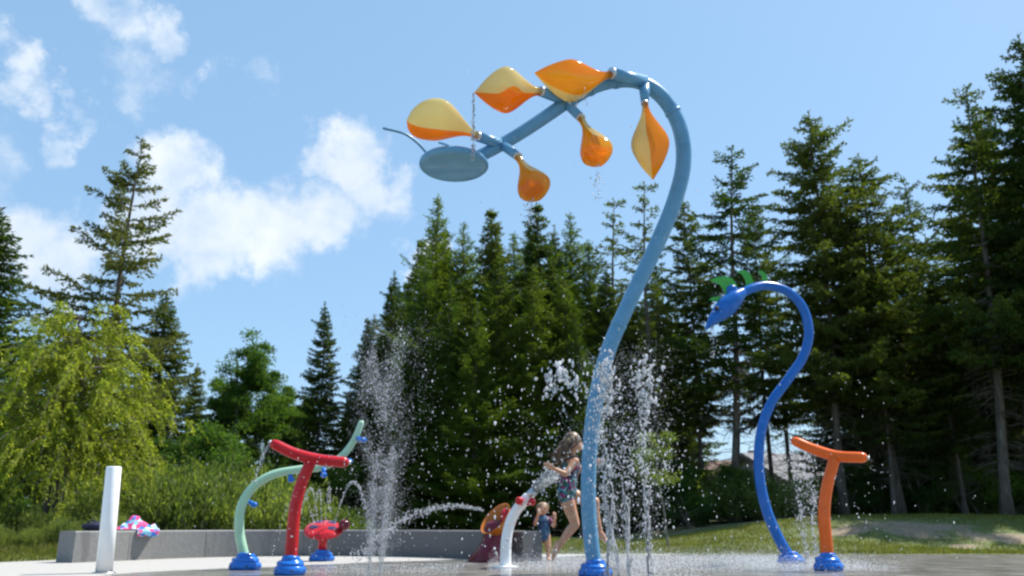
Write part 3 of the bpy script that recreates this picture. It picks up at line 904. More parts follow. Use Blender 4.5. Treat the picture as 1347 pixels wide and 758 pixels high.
proto('F1', weeping(13, 6.0, 2.75), 6)
proto('T1', bush(14), 1.4)
proto('T2', bush(15, 1.5, 1.25), 1.25)
proto('U1', broadleaf(16, 2.6, 1.5, 12000, 'leaf', crown_lo=.02, stems=3, trunk_r=.03, lsz=(.06, .11), clumps=18), 2.6)

def plant(key, px, vtop, Y, name, label, cat, group=None, wf=1.0, rz=None, dz=0.0, H=None, parts=('trunk', 'crown')):
    top = at(px, vtop, Y)
    z0 = hgt(top.x, Y) + dz
    (tm, cm_), H0 = PR[key]
    Ht = H if H else top.z - z0
    s_ = Ht / H0
    root = empty(name, (top.x, Y, z0), label, cat, group)
    root.rotation_euler.z = rnd.uniform(0, 6.28) if rz is None else rz
    root.scale = (s_ * wf, s_ * wf, s_)
    link(parts[0], tm, root); link(parts[1], cm_, root)
    return root

sp = 'spruce_tree'
G1 = 'spruces and larches of the dense wood behind the wall'
G2 = 'tall bare-trunked spruces of the wood on the bank'
# named, distinct trees
plant('A1', 172, 180, 29, sp, 'tall sparse spruce standing against the cloud above the yellow-green weeping tree', 'tree', wf=.98, rz=1.0)
plant('B1', -4, 275, 25, sp, 'dark spruce cut off by the left edge of the picture, beside the weeping tree', 'tree', wf=1.6)
plant('B1', 222, 385, 32, sp, 'dark dense spruce right behind the foot of the tall sparse spruce', 'tree', wf=1.35)
plant('F1', 105, 392, 18.5, 'weeping_tree', 'yellow-green weeping tree with a thin dark trunk beside the white post', 'tree', wf=1.0, rz=.4)
plant('E1', 335, 438, 33, 'broadleaf_tree', 'rounded mid-green broadleaf tree above the mint green pipe', 'tree', wf=1.0)
plant('B1', 430, 398, 31, sp, 'small pointed spruce standing alone between the broadleaf tree and the wood', 'tree', wf=.82)
plant('D3', 1060, 153, 29, sp, 'tall dark spruce with a pointed top above the orange water bar', 'tree', wf=.95)
plant('D1', 1127, 207, 29.5, sp, 'broad spruce just to the right of the tall pointed one, with a lower top', 'tree', wf=1.15)
plant('D2', 1243, 113, 26, sp, 'tall crooked-topped spruce with a long pale bare trunk on the bank', 'tree', wf=1.0)
plant('D3', 1335, 55, 25, sp, 'tallest dark spruce at the right edge of the picture', 'tree', wf=.95)
plant('D2', 935, 195, 30, sp, 'thin see-through spruce just to the right of the arching blue pole', 'tree', wf=1.05)
plant('D4', 845, 240, 31, sp, 'thin spruce with a bare spiky top behind the arching blue pole', 'tree', wf=1.0)
plant('C1', 578, 256, 33, 'larch_tree', 'feathery larch with the highest tip left of centre in the dense wood', 'tree', wf=.85)
plant('B2', 545, 313, 35, sp, 'dark spruce with a pointed tip at the left shoulder of the dense wood', 'tree', wf=.9)
plant('S1', 872, 568, 19.5, 'young_tree', 'young tree with a thin pale stem and light green leaves on the lawn', 'tree', wf=1.0)
# dense wood, behind
WHERE = {(658, 296): 'with a thin tip straight left of the drips of the lowest pod', (729, 298): 'between the sharp dark tip and the feathery tip right of the lowest pod', (698, 288): 'with a thin tip right behind the drips of the lowest pod', (592, 300): 'close behind and right of the highest feathery tip',
  (636, 280): 'with a sharp dark tip just left of the drips of the lowest pod', (606, 292): 'between the highest feathery tip and the sharp dark tip',
  (680, 306): 'below and just left of the lowest hanging pod', (714, 274): 'with a sharp dark tip right of the lowest hanging pod', (745, 282): 'with a feathery tip below the gap between the two hanging bulb pods',
  (772, 318): 'with a low tip straight under the middle hanging pod', (804, 262): 'with a bare crooked tip between the middle hanging pod and the pole', (505, 375): 'on the left slope of the wood, above the misty plume',
  (522, 358): 'with a narrow tip, second step up the left slope of the wood', (478, 420): 'lowest on the left slope of the wood, behind the misty plume', (560, 340): 'in front of the pointed spruce on the left shoulder of the wood',
  (655, 335): 'in the front row under the lowest hanging pod, its tip below the skyline', (700, 350): 'in the front row just right of the lowest hanging pod, below the skyline', (590, 370): 'low in the front row under the highest feathery tip',
  (745, 350): 'in the front row above the running girl', (795, 350): 'in the front row just left of the slanting middle of the pole', (535, 420): 'low in the front row just right of the misty plume',
  (625, 400): 'lowest in the front row, above the orange scoop', (825, 370): 'right behind the slanting middle of the light blue pole', (868, 330): 'just right of the slanting middle of the light blue pole',
  (760, 420): 'lowest in the front row, just left of the pole above the girl', (500, 500): 'low and mostly veiled by the misty plume', (460, 510): 'low, just left of the misty plume'}
for (u, v_, Y, k, wf) in [(636, 280, 32, 'B2', 1.05), (606, 292, 33.5, 'C2', .9), (680, 306, 34, 'C1', .85), (714, 274, 31.5, 'B2', 1.1), (745, 282, 35, 'C2', .85), (772, 318, 33, 'C1', .9), (804, 262, 34, 'D4', 1.0),
                          (505, 375, 34, 'B2', .8), (522, 358, 37, 'B1', .8), (478, 420, 35, 'B2', .8), (658, 296, 35, 'B2', .8), (729, 298, 35, 'B1', .7), (698, 288, 36, 'C1', .7), (592, 300, 36, 'B2', .8), (560, 340, 30.5, 'C2', .8), (655, 335, 30, 'C2', .95), (700, 350, 29.5, 'C1', .95), (590, 370, 29.5, 'C1', .9),
                          (745, 350, 30, 'C2', .9), (795, 350, 31, 'B1', .85), (535, 420, 30, 'B2', .8), (625, 400, 28.8, 'C2', .9), (825, 370, 33, 'B1', .8), (868, 330, 34, 'D2', .9),
                          (760, 420, 28.8, 'C1', .8), (500, 500, 29.5, 'B1', .7), (460, 510, 34, 'B1', .7)]:
    nm_ = 'larch_tree' if k[0] == 'C' else sp
    plant(k, u, v_, Y, nm_, ('feathery larch ' if k[0] == 'C' else 'dark spruce ') + WHERE[(u, v_)], 'tree', G1, wf)
WHERE2 = {(90, 430): 'dark spruce top showing just left of the tall sparse spruce', (40, 440): 'dark spruce top above the left half of the weeping tree', (262, 478): 'dark spruce in the dip between the dense spruce and the rounded tree',
  (293, 490): 'green broadleaf tree against the left side of the rounded tree', (385, 500): 'green broadleaf tree against the right side of the rounded tree', (140, 480): 'dark spruce hidden behind the middle of the weeping tree',
  (-25, 470): 'low dark spruce at the left edge of the picture', (315, 520): 'dark spruce behind the foot of the rounded tree', (375, 540): 'dark spruce above the right end of the red bar',
  (415, 520): 'green broadleaf tree at the foot of the small lone pointed spruce', (200, 520): 'broadleaf tree right of the weeping tree, above the thicket', (262, 560): 'low round bushy tree above the middle of the thicket',
  (20, 560): 'broadleaf tree behind the left side of the weeping tree', (-40, 520): 'broadleaf tree half outside the left edge of the picture'}
for (u, v_, Y, k, wf) in [(90, 430, 36, 'B1', .9), (40, 440, 34, 'B2', .9), (262, 478, 37, 'B1', .9), (293, 490, 34, 'E2', .8), (385, 500, 36, 'E2', .9), (140, 480, 38, 'B1', 1.1), (-25, 470, 24, 'B1', .8), (315, 520, 38, 'B1', 1.0),
                          (375, 540, 40, 'B1', 1.1), (415, 520, 38, 'E2', 1.0), (200, 520, 28, 'E2', .8), (262, 560, 27, 'U1', 1.1), (20, 560, 23, 'E2', .7), (-40, 520, 22, 'E1', .7)]:
    plant(k, u, v_, Y, 'broadleaf_tree' if k[0] in 'EU' else sp, WHERE2[(u, v_)], 'tree', 'trees behind the thicket and the weeping tree', wf)
WHERE3 = {(905, 262): 'thin spruce between the blue arch and the see-through spruce', (985, 268): 'thin spruce whose top rises above the head of the blue serpent', (1012, 300): 'thin far spruce showing inside the loop of the blue serpent',
  (1092, 260): 'spruce between the tall pointed one and the broad lower-topped one', (1165, 285): 'spruce on the right slope of the broad lower-topped one', (1205, 235): 'spruce in the gap left of the crooked-topped one',
  (1285, 150): 'dense spruce between the crooked-topped one and the tallest one', (1375, 110): 'tall spruce cut off by the right edge of the picture', (1180, 330): 'low-topped spruce filling the dip between the two high groups on the bank',
  (1250, 260): 'dark spruce close behind the crooked-topped one', (1310, 220): 'dark spruce close behind the gap left of the tallest one', (1360, 240): 'spruce at the right edge with its top below its neighbours',
  (1140, 350): 'low front spruce above the right end of the orange bar', (1225, 360): 'low front spruce before the crooked-topped one', (885, 400): 'narrow dark spruce just right of the pole below its curve',
  (1400, 200): 'near spruce beyond the right edge with branches reaching in'}
for (u, v_, Y, k, wf) in [(905, 262, 32, 'D1', .75), (985, 268, 33, 'D1', .7), (1012, 300, 36, 'D4', .75), (1092, 260, 33, 'D1', .85), (1165, 285, 31, 'D1', .9), (1205, 235, 32, 'D2', .8), (1285, 150, 28.5, 'D1', .9),
                          (1375, 110, 27, 'D3', .9), (1180, 330, 36, 'D3', .9), (1250, 260, 34, 'D3', .9), (1310, 220, 33, 'D3', .9), (1360, 240, 31, 'D1', .9), (1140, 350, 28.5, 'D1', .9), (1225, 360, 29, 'D3', .8),
                          (885, 400, 35, 'B1', .7), (1400, 200, 24.5, 'D1', .8)]:
    plant(k, u, v_, Y, sp, WHERE3[(u, v_)], 'tree', G2, wf)
# far row that closes the woods
for i in range(20):
    u = 500 + i * 19 + rnd.uniform(-8, 8)
    v_ = 400 + rnd.uniform(-50, 40)
    plant(rnd.choice(['B1', 'B2', 'B1']), u, v_, rnd.uniform(38, 44), sp, 'dark green spruce inside the dense wood behind the wall', 'tree', G1, 1.25)
for i in range(17):
    u = 1095 + i * 22 + rnd.uniform(-8, 8)
    v_ = 440 + rnd.uniform(-60, 50)
    plant(rnd.choice(['B1', 'B2', 'D3']), u, v_, rnd.uniform(36, 42), sp, 'bare-trunked spruce in the wood on the bank', 'tree', G2, 1.3)
for i in range(14):
    u = 1100 + i * 24 + rnd.uniform(-8, 8)
    plant('U1', u, rnd.uniform(585, 620), rnd.uniform(30.5, 34), 'bush', 'dark bush between the trunks of the wood on the bank', 'bush', 'bushes under the wood on the bank', 1.2, parts=('stems', 'foliage'))
for i in range(18):
    u = 455 + i * 25 + rnd.uniform(-8, 8)
    plant('U1', u, rnd.uniform(600, 640), rnd.uniform(30.5, 33), 'bush', 'dark green bush at the foot of the dense wood behind the wall', 'bush', 'bushes along the foot of the dense wood', 1.15, parts=('stems', 'foliage'))
for i in range(8):
    u = 905 + i * 24 + rnd.uniform(-8, 8)
    plant('T1' if i % 2 else 'U1', u, rnd.uniform(612, 650), rnd.uniform(27, 33), 'bush', 'light green bush under the thin spruces before the houses', 'bush', 'bushes before the houses', 1.3, parts=('stems', 'foliage'))
# thicket behind the wall
for i, (u, v_, Y) in enumerate([(165, 640, 18.6), (195, 628, 19.5), (225, 622, 18.8), (258, 627, 19.6), (288, 620, 18.9), (318, 630, 19.8), (348, 632, 19.0), (380, 645, 19.8), (240, 605, 21.5), (300, 600, 21.8), (180, 612, 21.5), (355, 615, 22), (410, 655, 20.4), (440, 662, 21)]):
    plant('T1' if i % 2 else 'T2', u, v_, Y, 'bush', 'light green feathery bush in the thicket behind the left part of the wall', 'bush', 'bushes of the thicket behind the wall', 1.0, parts=('stems', 'foliage'))
for i, (u, v_, Y) in enumerate([(-20, 655, 17.0), (25, 662, 17.4), (62, 668, 17), (150, 672, 16.5), (90, 680, 16.2), (0, 690, 15.6), (45, 692, 15.8)]):
    plant('T2' if i % 2 else 'T1', u, v_, Y, 'bush', 'low bright green bush at the foot of the weeping tree', 'bush', 'low bushes round the weeping tree', .9, parts=('stems', 'foliage'))

# ------------------------------------------------------------------ houses behind the trees
def house(px, Y, w, dp, wh, rh, wallm, roofm, rz, label, chim=True, z0=.25):
    c_ = at(px, 650, Y)
    root = empty('house', (c_.x, Y, z0), label, 'house')
    root.rotation_euler.z = rz
    def part(name, mb_, m_, par=root, smooth=False):
        return link(name, mb_.mesh(name, m_, smooth), par)
    b_ = MB(); b_.box((0, 0, wh / 2 - .3), (w, dp, wh + .6))
    b_.add([(-w / 2, -dp / 2 , wh), (-w / 2, dp / 2, wh), (-w / 2, 0, wh + rh)], [(0, 1, 2)], 0, True)
    b_.add([(w / 2, -dp / 2, wh), (w / 2, dp / 2, wh), (w / 2, 0, wh + rh)], [(0, 2, 1)], 0, True)
    part('wall', b_, wallm)
    r_ = MB(); ov = .4; th = .16; k = rh / (dp / 2)
    for s_ in (-1, 1):
        e = s_ * (dp / 2 + ov); ze = wh - ov * k
        v_ = [(-w / 2 - ov, e, ze + .02), (w / 2 + ov, e, ze + .02), (w / 2 + ov, 0, wh + rh + .02), (-w / 2 - ov, 0, wh + rh + .02)]
        v2 = [(x, y, z + th) for x, y, z in v_]
        r_.add(v_ + v2, [(0, 1, 2, 3), (4, 7, 6, 5), (0, 4, 5, 1), (1, 5, 6, 2), (3, 7, 4, 0)], 0, True)
    rf = part('roof', r_, roofm)
    if chim:
        m_ = MB(); m_.box((w * .22, dp * .12, wh + rh + .1), (.6, .5, 1.3)); part('chimney', m_, M['redroof'], rf)
    for x in (-w * .3, w * .02, w * .32):
        m_ = MB(); m_.box((x, -dp / 2 - .03, wh * .58), (1.2, .07, 1.15)); fr = part('window', m_, M['white'])
        m_ = MB(); m_.box((x, -dp / 2 - .075, wh * .58), (1.0, .03, .95)); part('pane', m_, M['glass'], fr)
    m_ = MB(); m_.box((w * .17, -dp / 2 - .03, wh * .36), (.95, .07, 2.0)); part('door', m_, M['dark'])
    return root
house(1092, 46, 9, 8, 2.2, 1.5, M['siding2'], M['shingle'], R(12), 'grey house with a low grey shingle roof behind the orange water bar')
house(958, 52, 7, 6, 2.5, 1.3, M['siding'], M['redroof'], R(-20), 'pale house with a brown roof seen between the thin trunks')
house(1236, 43, 8, 7, 3.2, 1.8, M['beige'], M['shingle'], R(55), 'beige house mostly hidden behind the dark wood on the bank', False)
# board fence behind the trunks on the bank
fx0, fx1 = at(1105, 660, 37).x, at(1440, 660, 37).x
root = empty('board_fence', ((fx0 + fx1) / 2, 37, .75), 'weathered dark board fence behind the trunks of the wood on the bank', 'fence')
m_ = MB(); n_ = int((fx1 - fx0) / .15)
for i in range(n_):
    m_.box((fx0 + i * .15, 37, .75 + .85 + rnd.uniform(-.02, .02)), (.135, .02, 1.75))
m_.build('boards', M['fence'], root, smooth=False)
m_ = MB(); m_.box(((fx0 + fx1) / 2, 37.035, 1.2), (fx1 - fx0, .04, .09)); m_.box(((fx0 + fx1) / 2, 37.035, 2.2), (fx1 - fx0, .04, .09))
m_.build('rails', M['fence'], root, smooth=False)

# ------------------------------------------------------------------ the curved seat wall
WH = .43
wp = [(100, 12.55), (150, 13.1), (210, 13.9), (300, 14.8), (400, 15.25), (500, 15.1), (600, 14.2), (688, 12.9)]
base_pts = []
for (u, Y) in wp:
    p_ = at(u, 700, Y); base_pts.append(Vector((p_.x, Y, 0)))
cl = spline(base_pts, 10)
th = .36
vs = []; fs = []
for i, p_ in enumerate(cl):
    a_v = cl[max(0, i - 1)]; b_v = cl[min(len(cl) - 1, i + 1)]
    tt = (b_v - a_v).normalized(); nn = Vector((-tt.y, tt.x, 0))     # points away from the camera
    f0 = p_; bk = p_ + nn * th; ch = .018
    vs += [f0 + Vector((0, 0, -.05)), f0 + Vector((0, 0, WH - ch)), f0 + nn * ch + Vector((0, 0, WH)),
           bk - nn * ch + Vector((0, 0, WH)), bk + Vector((0, 0, WH - ch)), bk + Vector((0, 0, -.05))]
k = 6
for i in range(len(cl) - 1):
    for j in range(k - 1):
        fs.append((i * k + j, (i + 1) * k + j, (i + 1) * k + j + 1, i * k + j + 1))
fs.append(tuple(range(k))); fs.append(tuple(reversed(range((len(cl) - 1) * k, len(cl) * k))))
m_ = MB(); m_.add(vs, fs, 0, True)
wl = m_.build('seat_wall', M['wall'], None, smooth=False)
for idx in (14, 27, 40, 53, 64):
    p_ = cl[idx]; tt = (cl[idx + 1] - cl[idx - 1]).normalized(); nn = Vector((-tt.y, tt.x, 0))
    mj = MB(); Mr = Matrix((tt, nn, Vector((0, 0, 1)))).transposed()
    mj.box(p_ + Vector((0, 0, WH / 2 - .012)), (.007, .004, WH - .03), M=Mr); mj.box(p_ + nn * (th / 2) + Vector((0, 0, WH)), (.007, th - .05, .004), M=Mr)
    mj.build('joint', M['fence'], wl, smooth=False)
tag(wl, 'low curved grey concrete seat wall with damp streaks along the back of the paving', 'wall')

# towels and bag on the wall
def cloth(name, px, Y, zc, w, d, hang, seed, m_, label, cat):
    r = np.random.RandomState(seed)
    c_ = at(px, 700, Y); root_loc = Vector((c_.x, Y, WH))
    nx_, ny_ = 34, 26
    vs_ = []
    for j in range(ny_):
        for i in range(nx_):
            x = (i / (nx_ - 1) - .5) * w; s_ = j / (ny_ - 1)
            y = s_ * d
            q = Vector((x * 9 + seed, y * 9, seed))
            h_ = zc * (max(0, 1 - (2 * x / w) ** 4)) * (.60 + .8 * noise.noise(q * .8) + .25 * noise.noise(q * 2.0)) * min(1, s_ * 4) * min(1, (1 - s_) * 4)
            h_ = max(h_, .012)
            vs_.append((x + .03 * noise.noise(q + Vector((5, 0, 0))), y + .03, h_))
    fs_ = [(j * nx_ + i, j * nx_ + i + 1, (j + 1) * nx_ + i + 1, (j + 1) * nx_ + i) for j in range(ny_ - 1) for i in range(nx_ - 1)]
    # hanging front flap over part of the width
    b0 = len(vs_); fx = [i for i in range(nx_) if i > nx_ * .45]
    rows = 6
    for rr_ in range(1, rows):
        for i in fx:
            x, y, z_ = vs_[i]
            drop = hang * rr_ / (rows - 1) * (.7 + .4 * noise.noise(Vector((x * 6, 1, seed))))
            vs_.append((x * (1 - .06 * rr_ / rows), -.02 - .02 * noise.noise(Vector((x * 14, rr_, seed))), .01 - drop))
    nf_ = len(fx)
    for rr_ in range(1, rows):
        for k_ in range(nf_ - 1):
            if rr_ == 1: a0_, a1_ = fx[k_], fx[k_ + 1]
            else: a0_, a1_ = b0 + (rr_ - 2) * nf_ + k_, b0 + (rr_ - 2) * nf_ + k_ + 1
            c0_, c1_ = b0 + (rr_ - 1) * nf_ + k_, b0 + (rr_ - 1) * nf_ + k_ + 1
            fs_.append((c0_, c1_, a1_, a0_))
    mm = MB(); mm.add(vs_, fs_, 0)
    o_ = link(name, mm.mesh(name, m_), None, root_loc)
    sol = o_.modifiers.new('solid', 'SOLIDIFY'); sol.thickness = .012; sol.offset = 1
    return tag(o_, label, cat)
tw = cloth('towel', 181, 13.50, .16, .62, .30, .13, 3, M['towel'], 'crumpled pink and light blue towel lying over the top of the wall', 'towel')
tw.rotation_euler.z = R(32)
bp_ = at(121, 700, 12.95)
m_ = MB(); m_.ball((bp_.x, 13.0, WH + .062), .16, 16, (1.15, .65, .42)); m_.ball((bp_.x + .12, 13.05, WH + .05), .12, 14, (1, .7, .42))
m_.tube(spline([(bp_.x - .12, 12.97, WH + .08), (bp_.x - .03, 12.95, WH + .15), (bp_.x + .1, 13.0, WH + .1)], 5), .010, 6)
tag(m_.build('bag', M['bag'], None), 'dark navy bag lying on the wall behind the white post', 'bag')

# ------------------------------------------------------------------ splash pad features
def foot(root, c_, r=.17, h=.17, tilt=(0.0, 0.0)):
    r *= .86; h *= .92
    m_ = MB()
    k = r / .17; q = h / .17
    prof = [(.165 * k, 0), (.185 * k, .012 * q), (.19 * k, .04 * q), (.178 * k, .075 * q), (.155 * k, .09 * q), (.16 * k, .10 * q), (.155 * k, .125 * q), (.13 * k, .145 * q), (.105 * k, .15 * q), (.11 * k, .16 * q), (.10 * k, .18 * q), (.075 * k, .19 * q)]
    m_.lathe(c_, prof, 28, wob=.012 * k)
    b_ = m_.build('base_cover', M['blue_base'], root)
    for a in (-2.3, -1.2, -.3, .8, 2.0):
        mm = MB(); cc = Vector(c_) + Vector((math.cos(a) * .183 * k, math.sin(a) * .183 * k, .045 * q))
        mm.lathe(cc, [(.012, -.012), (.012, .008), (.004, .012)], 8, axis=(math.cos(a), math.sin(a), .35))
        mm.build('bolt', M['dark'], b_)
    return b_

# --- the big light blue arch
YA = 9.35
G = at(783, 757, YA); G.z = 0
arch = empty('water_arch', (G.x, YA, 0), 'huge light blue arching pole with orange leaf-shaped pods hanging over the paving', 'water feature')
foot(arch, (G.x, YA, 0), .19, .16)
path = [(783, 752, 9.35), (778, 715, 9.35), (774, 660, 9.35), (776, 590, 9.35), (784, 525, 9.33), (800, 462, 9.3), (829, 395, 9.3), (860, 330, 9.27), (886, 268, 9.22), (899, 215, 9.2), (894, 168, 9.15), (873, 130, 9.1), (843, 109, 9.0), (810, 107, 8.92), (776, 117, 8.85), (745, 136, 8.8)]
pc = spline([at(*q) for q in path], 8)
m_ = MB(); m_.tube(pc, lerpl([.080, .081, .084, .087, .091, .092, .089, .079, .075], len(pc)), 20)
m_.build('pole', M['blue_light'], arch)
arm = spline([at(755, 128, 8.82), at(720, 152, 8.75), at(690, 172, 8.7), at(660, 190, 8.66), at(628, 207, 8.62)], 5)
m_ = MB(); m_.tube(arm, lerpl([.078, .074, .070], len(arm)), 18, cap='round'); m_.build('arm', M['blue_light'], arch)
def stub(a, b, r0, r1):
    mm = MB(); mm.tube([at(*a), at(*a).lerp(at(*b), .5), at(*b)], [r0, (r0 + r1) / 2, r1], 16)
    s_ = mm.build('branch', M['blue_light'], arch)
    dv = (at(*b) - at(*a)).normalized()
    mm = MB(); e = at(*b); mm.tube([e - dv * .012, e + dv * .035], r1 * 1.0, 16)
    mm.build('collar', M['steel'], s_)
stub((848, 108, 9.0), (806, 97, 8.72), .078, .066)
stub((848, 110, 9.02), (848, 135, 8.85), .078, .042)
stub((745, 133, 8.8), (713, 121, 8.55), .062, .058)
stub((745, 136, 8.8), (763, 154, 8.6), .060, .050)
stub((660, 190, 8.66), (629, 180, 8.42), .060, .056)
stub((660, 190, 8.66), (680, 205, 8.46), .058, .048)
# pods
def pod(stem, tip, hw, prof_kind, split, k_t, bend=0.0, label=None):
    A = at(*stem); B = at(*tip)
    ax = (B - A); ln = ax.length; ax.normalize()
    view = ((A + B) / 2 - Vector((0, 0, CAM_H))).normalized()
    sd_ = ax.cross(view).normalized()            # across, as the pod hangs
    dp_ = sd_.cross(ax).normalized()
    nt_, nf_ = 30, 28
    def ringpt(t_, a):
        if prof_kind == 'leaf':
            w_ = .17 + .83 * smooth01(t_, .04, .55) if t_ < .55 else 1 - ((t_ - .55) / .45) ** 1.55
        elif prof_kind == 'bulb':
            w_ = .20 + .80 * smooth01(t_, .15, .76) if t_ < .76 else math.sqrt(max(0, 1 - ((t_ - .76) / .24) ** 2))
        else:
            w_ = .17 + .83 * smooth01(t_, .04, .62) if t_ < .62 else max(0, 1 - ((t_ - .62) / .38) ** 2.6) ** .6
        w_ = max(w_, .015) * hw
        off = sd_ * (bend * math.sin(t_ * math.pi) * hw)
        ca, sa = math.cos(a), math.sin(a)
        # pointed-oval section with a soft ridge front and back
        rr_ = 1.0 / (abs(ca) ** 1.5 + abs(sa) ** 1.5) ** (1 / 1.5)
        mixk = min(1, t_ * 3)
        rr_ = 1 * (1 - mixk) + rr_ * mixk
        return A + ax * (ln * t_) + off + sd_ * (ca * rr_ * w_) + dp_ * (sa * rr_ * w_ * (.50 if prof_kind != 'bulb' else .85))
    out = []
    def beta(t_):
        x = t_ * (len(k_t) - 1); q = min(len(k_t) - 2, int(x)); w = x - q; w = w * w * (3 - 2 * w)
        return R(k_t[q] + (k_t[q + 1] - k_t[q]) * w)
    root_ = None
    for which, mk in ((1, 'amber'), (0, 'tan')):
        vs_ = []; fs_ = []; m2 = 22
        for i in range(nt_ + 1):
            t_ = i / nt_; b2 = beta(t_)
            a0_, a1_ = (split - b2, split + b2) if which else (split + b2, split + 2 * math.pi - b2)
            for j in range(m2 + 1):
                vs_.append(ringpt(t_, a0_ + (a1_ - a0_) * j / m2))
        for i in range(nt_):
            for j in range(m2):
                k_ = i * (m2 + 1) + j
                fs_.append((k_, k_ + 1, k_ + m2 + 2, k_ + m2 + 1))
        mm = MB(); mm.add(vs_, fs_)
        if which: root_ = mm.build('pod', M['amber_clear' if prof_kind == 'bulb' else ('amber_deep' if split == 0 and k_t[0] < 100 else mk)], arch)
        else: mm.build('painted_sheen_half', M[mk], root_)  # this half carries the sky reflection as its colour
    if prof_kind == 'bulb':      # water standing in the hanging bulbs, coloured gold for sun shining through
        mm = MB(); cc_ = A + ax * (ln * .74)
        mm.ball(cc_ - Vector((0, 0, hw * .12)), hw * .66, 20, (1, .85, .8)); mm.build('held_water', M['sun_gold'], root_)
    # rolled lip at the mouth end
    return root_
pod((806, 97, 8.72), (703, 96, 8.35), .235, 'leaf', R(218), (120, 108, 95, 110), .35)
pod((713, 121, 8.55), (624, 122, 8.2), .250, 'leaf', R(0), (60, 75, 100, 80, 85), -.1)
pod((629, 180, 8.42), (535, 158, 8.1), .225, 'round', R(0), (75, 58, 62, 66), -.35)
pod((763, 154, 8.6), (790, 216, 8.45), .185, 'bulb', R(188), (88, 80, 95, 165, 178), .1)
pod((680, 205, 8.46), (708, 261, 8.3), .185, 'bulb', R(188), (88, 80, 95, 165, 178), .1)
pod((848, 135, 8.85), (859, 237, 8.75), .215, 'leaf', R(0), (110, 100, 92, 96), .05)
# disc head with feeler
dc = at(597, 217, 8.55)
m_ = MB(); m_.lathe(dc, [(.30, .055), (.355, .045), (.375, .02), (.375, -.015), (.355, -.035), (.30, -.02), (.05, -.012)], 40, axis=(0, .05, 1)); m_.build('disc', M['blue_light'], arch)
m_ = MB(); m_.tube(spline([at(560, 200, 8.55), at(549, 188, 8.5), at(532, 176, 8.42), at(505, 169, 8.3)], 6), .016, 8, cap='round'); m_.build('feeler', M['blue_light'], arch)
m_ = MB(); m_.tube(spline([at(600, 200, 8.75), at(590, 192, 8.78), at(578, 188, 8.85)], 6), .014, 8, cap='round'); m_.build('feeler', M['blue_light'], arch)
# clamp bands on the pole
for idx in (44, 84, 104, 112):
    dv = (pc[idx + 1] - pc[idx]).normalized()
    m_ = MB(); m_.tube([pc[idx] - dv * .02, pc[idx] + dv * .02], {44: .090, 84: .097, 104: .091, 112: .086}[idx], 20); m_.build('band', M['blue_light'], arch)

# --- blue serpent
YS = 12.4
gs = at(1040, 738, YS)
ser = empty('water_serpent', (gs.x, YS, 0), 'dark blue serpent-shaped pole with a green-finned head spraying water', 'water feature')
foot(ser, (gs.x, YS, 0), .20, .15)
sp_ = spline([at(*q) for q in [(1038, 732, 12.4), (1024, 708, 12.4), (1008, 670, 12.4), (999, 625, 12.4), (1000, 575, 12.4), (1013, 533, 12.4), (1036, 500, 12.4), (1056, 470, 12.4), (1064, 438, 12.35), (1056, 405, 12.3), (1036, 384, 12.25), (1010, 376, 12.2), (988, 380, 12.1), (972, 389, 12.05)]], 7)
m_ = MB(); m_.tube(sp_, lerpl([.076, .074, .071, .070, .069, .068, .068, .068], len(sp_)), 18); m_.build('neck', M['blue'], ser)
hd = [(975, 386, 12.05), (966, 393, 12.02), (955, 404, 11.98), (945, 414, 11.95), (937, 422, 11.92), (930, 431, 11.9)]
hp = spline([at(*q) for q in hd], 4)
m_ = MB(); m_.tube(hp, lerpl([.085, .135, .15, .115, .07, .03], len(hp)), 18, cap='round'); head = m_.build('head', M['blue'], ser)
for (u, v_, Y) in ((943, 406, 11.80), (948, 402, 12.1)):
    m_ = MB(); m_.ball(at(u, v_, Y), .034, 12); e_ = m_.build('eye', M['dark'], head)
m_ = MB(); m_.ball(at(963, 382, 12.0), .085, 16, (1, .6, 1)); m_.build('fin_boss', M['blue'], head)
def fin(poly, Y, name='fin'):
    n_ = len(poly); vs_ = [at(u, v_, Y - .015) for u, v_ in poly] + [at(u, v_, Y + .015) for u, v_ in poly]
    mm = MB(); mm.add(vs_, [tuple(range(n_)), tuple(reversed(range(n_, 2 * n_)))] + [(i, i + n_, (i + 1) % n_ + n_, (i + 1) % n_) for i in range(n_)], 0, True)
    mm.build(name, M['green'], head, smooth=False)
fin([(956, 392), (951, 380), (946, 374), (933, 369), (942, 365), (955, 363), (964, 367), (970, 376), (966, 388)], 12.02)
fin([(982, 380), (980, 368), (975, 360), (968, 357), (978, 355), (987, 360), (991, 370), (991, 377)], 12.14)
fin([(1001, 376), (1003, 367), (1000, 360), (996, 357), (1003, 356), (1009, 362), (1011, 375)], 12.2)
fin([(948, 402), (942, 396), (932, 395), (937, 391), (947, 390), (955, 396)], 11.98)

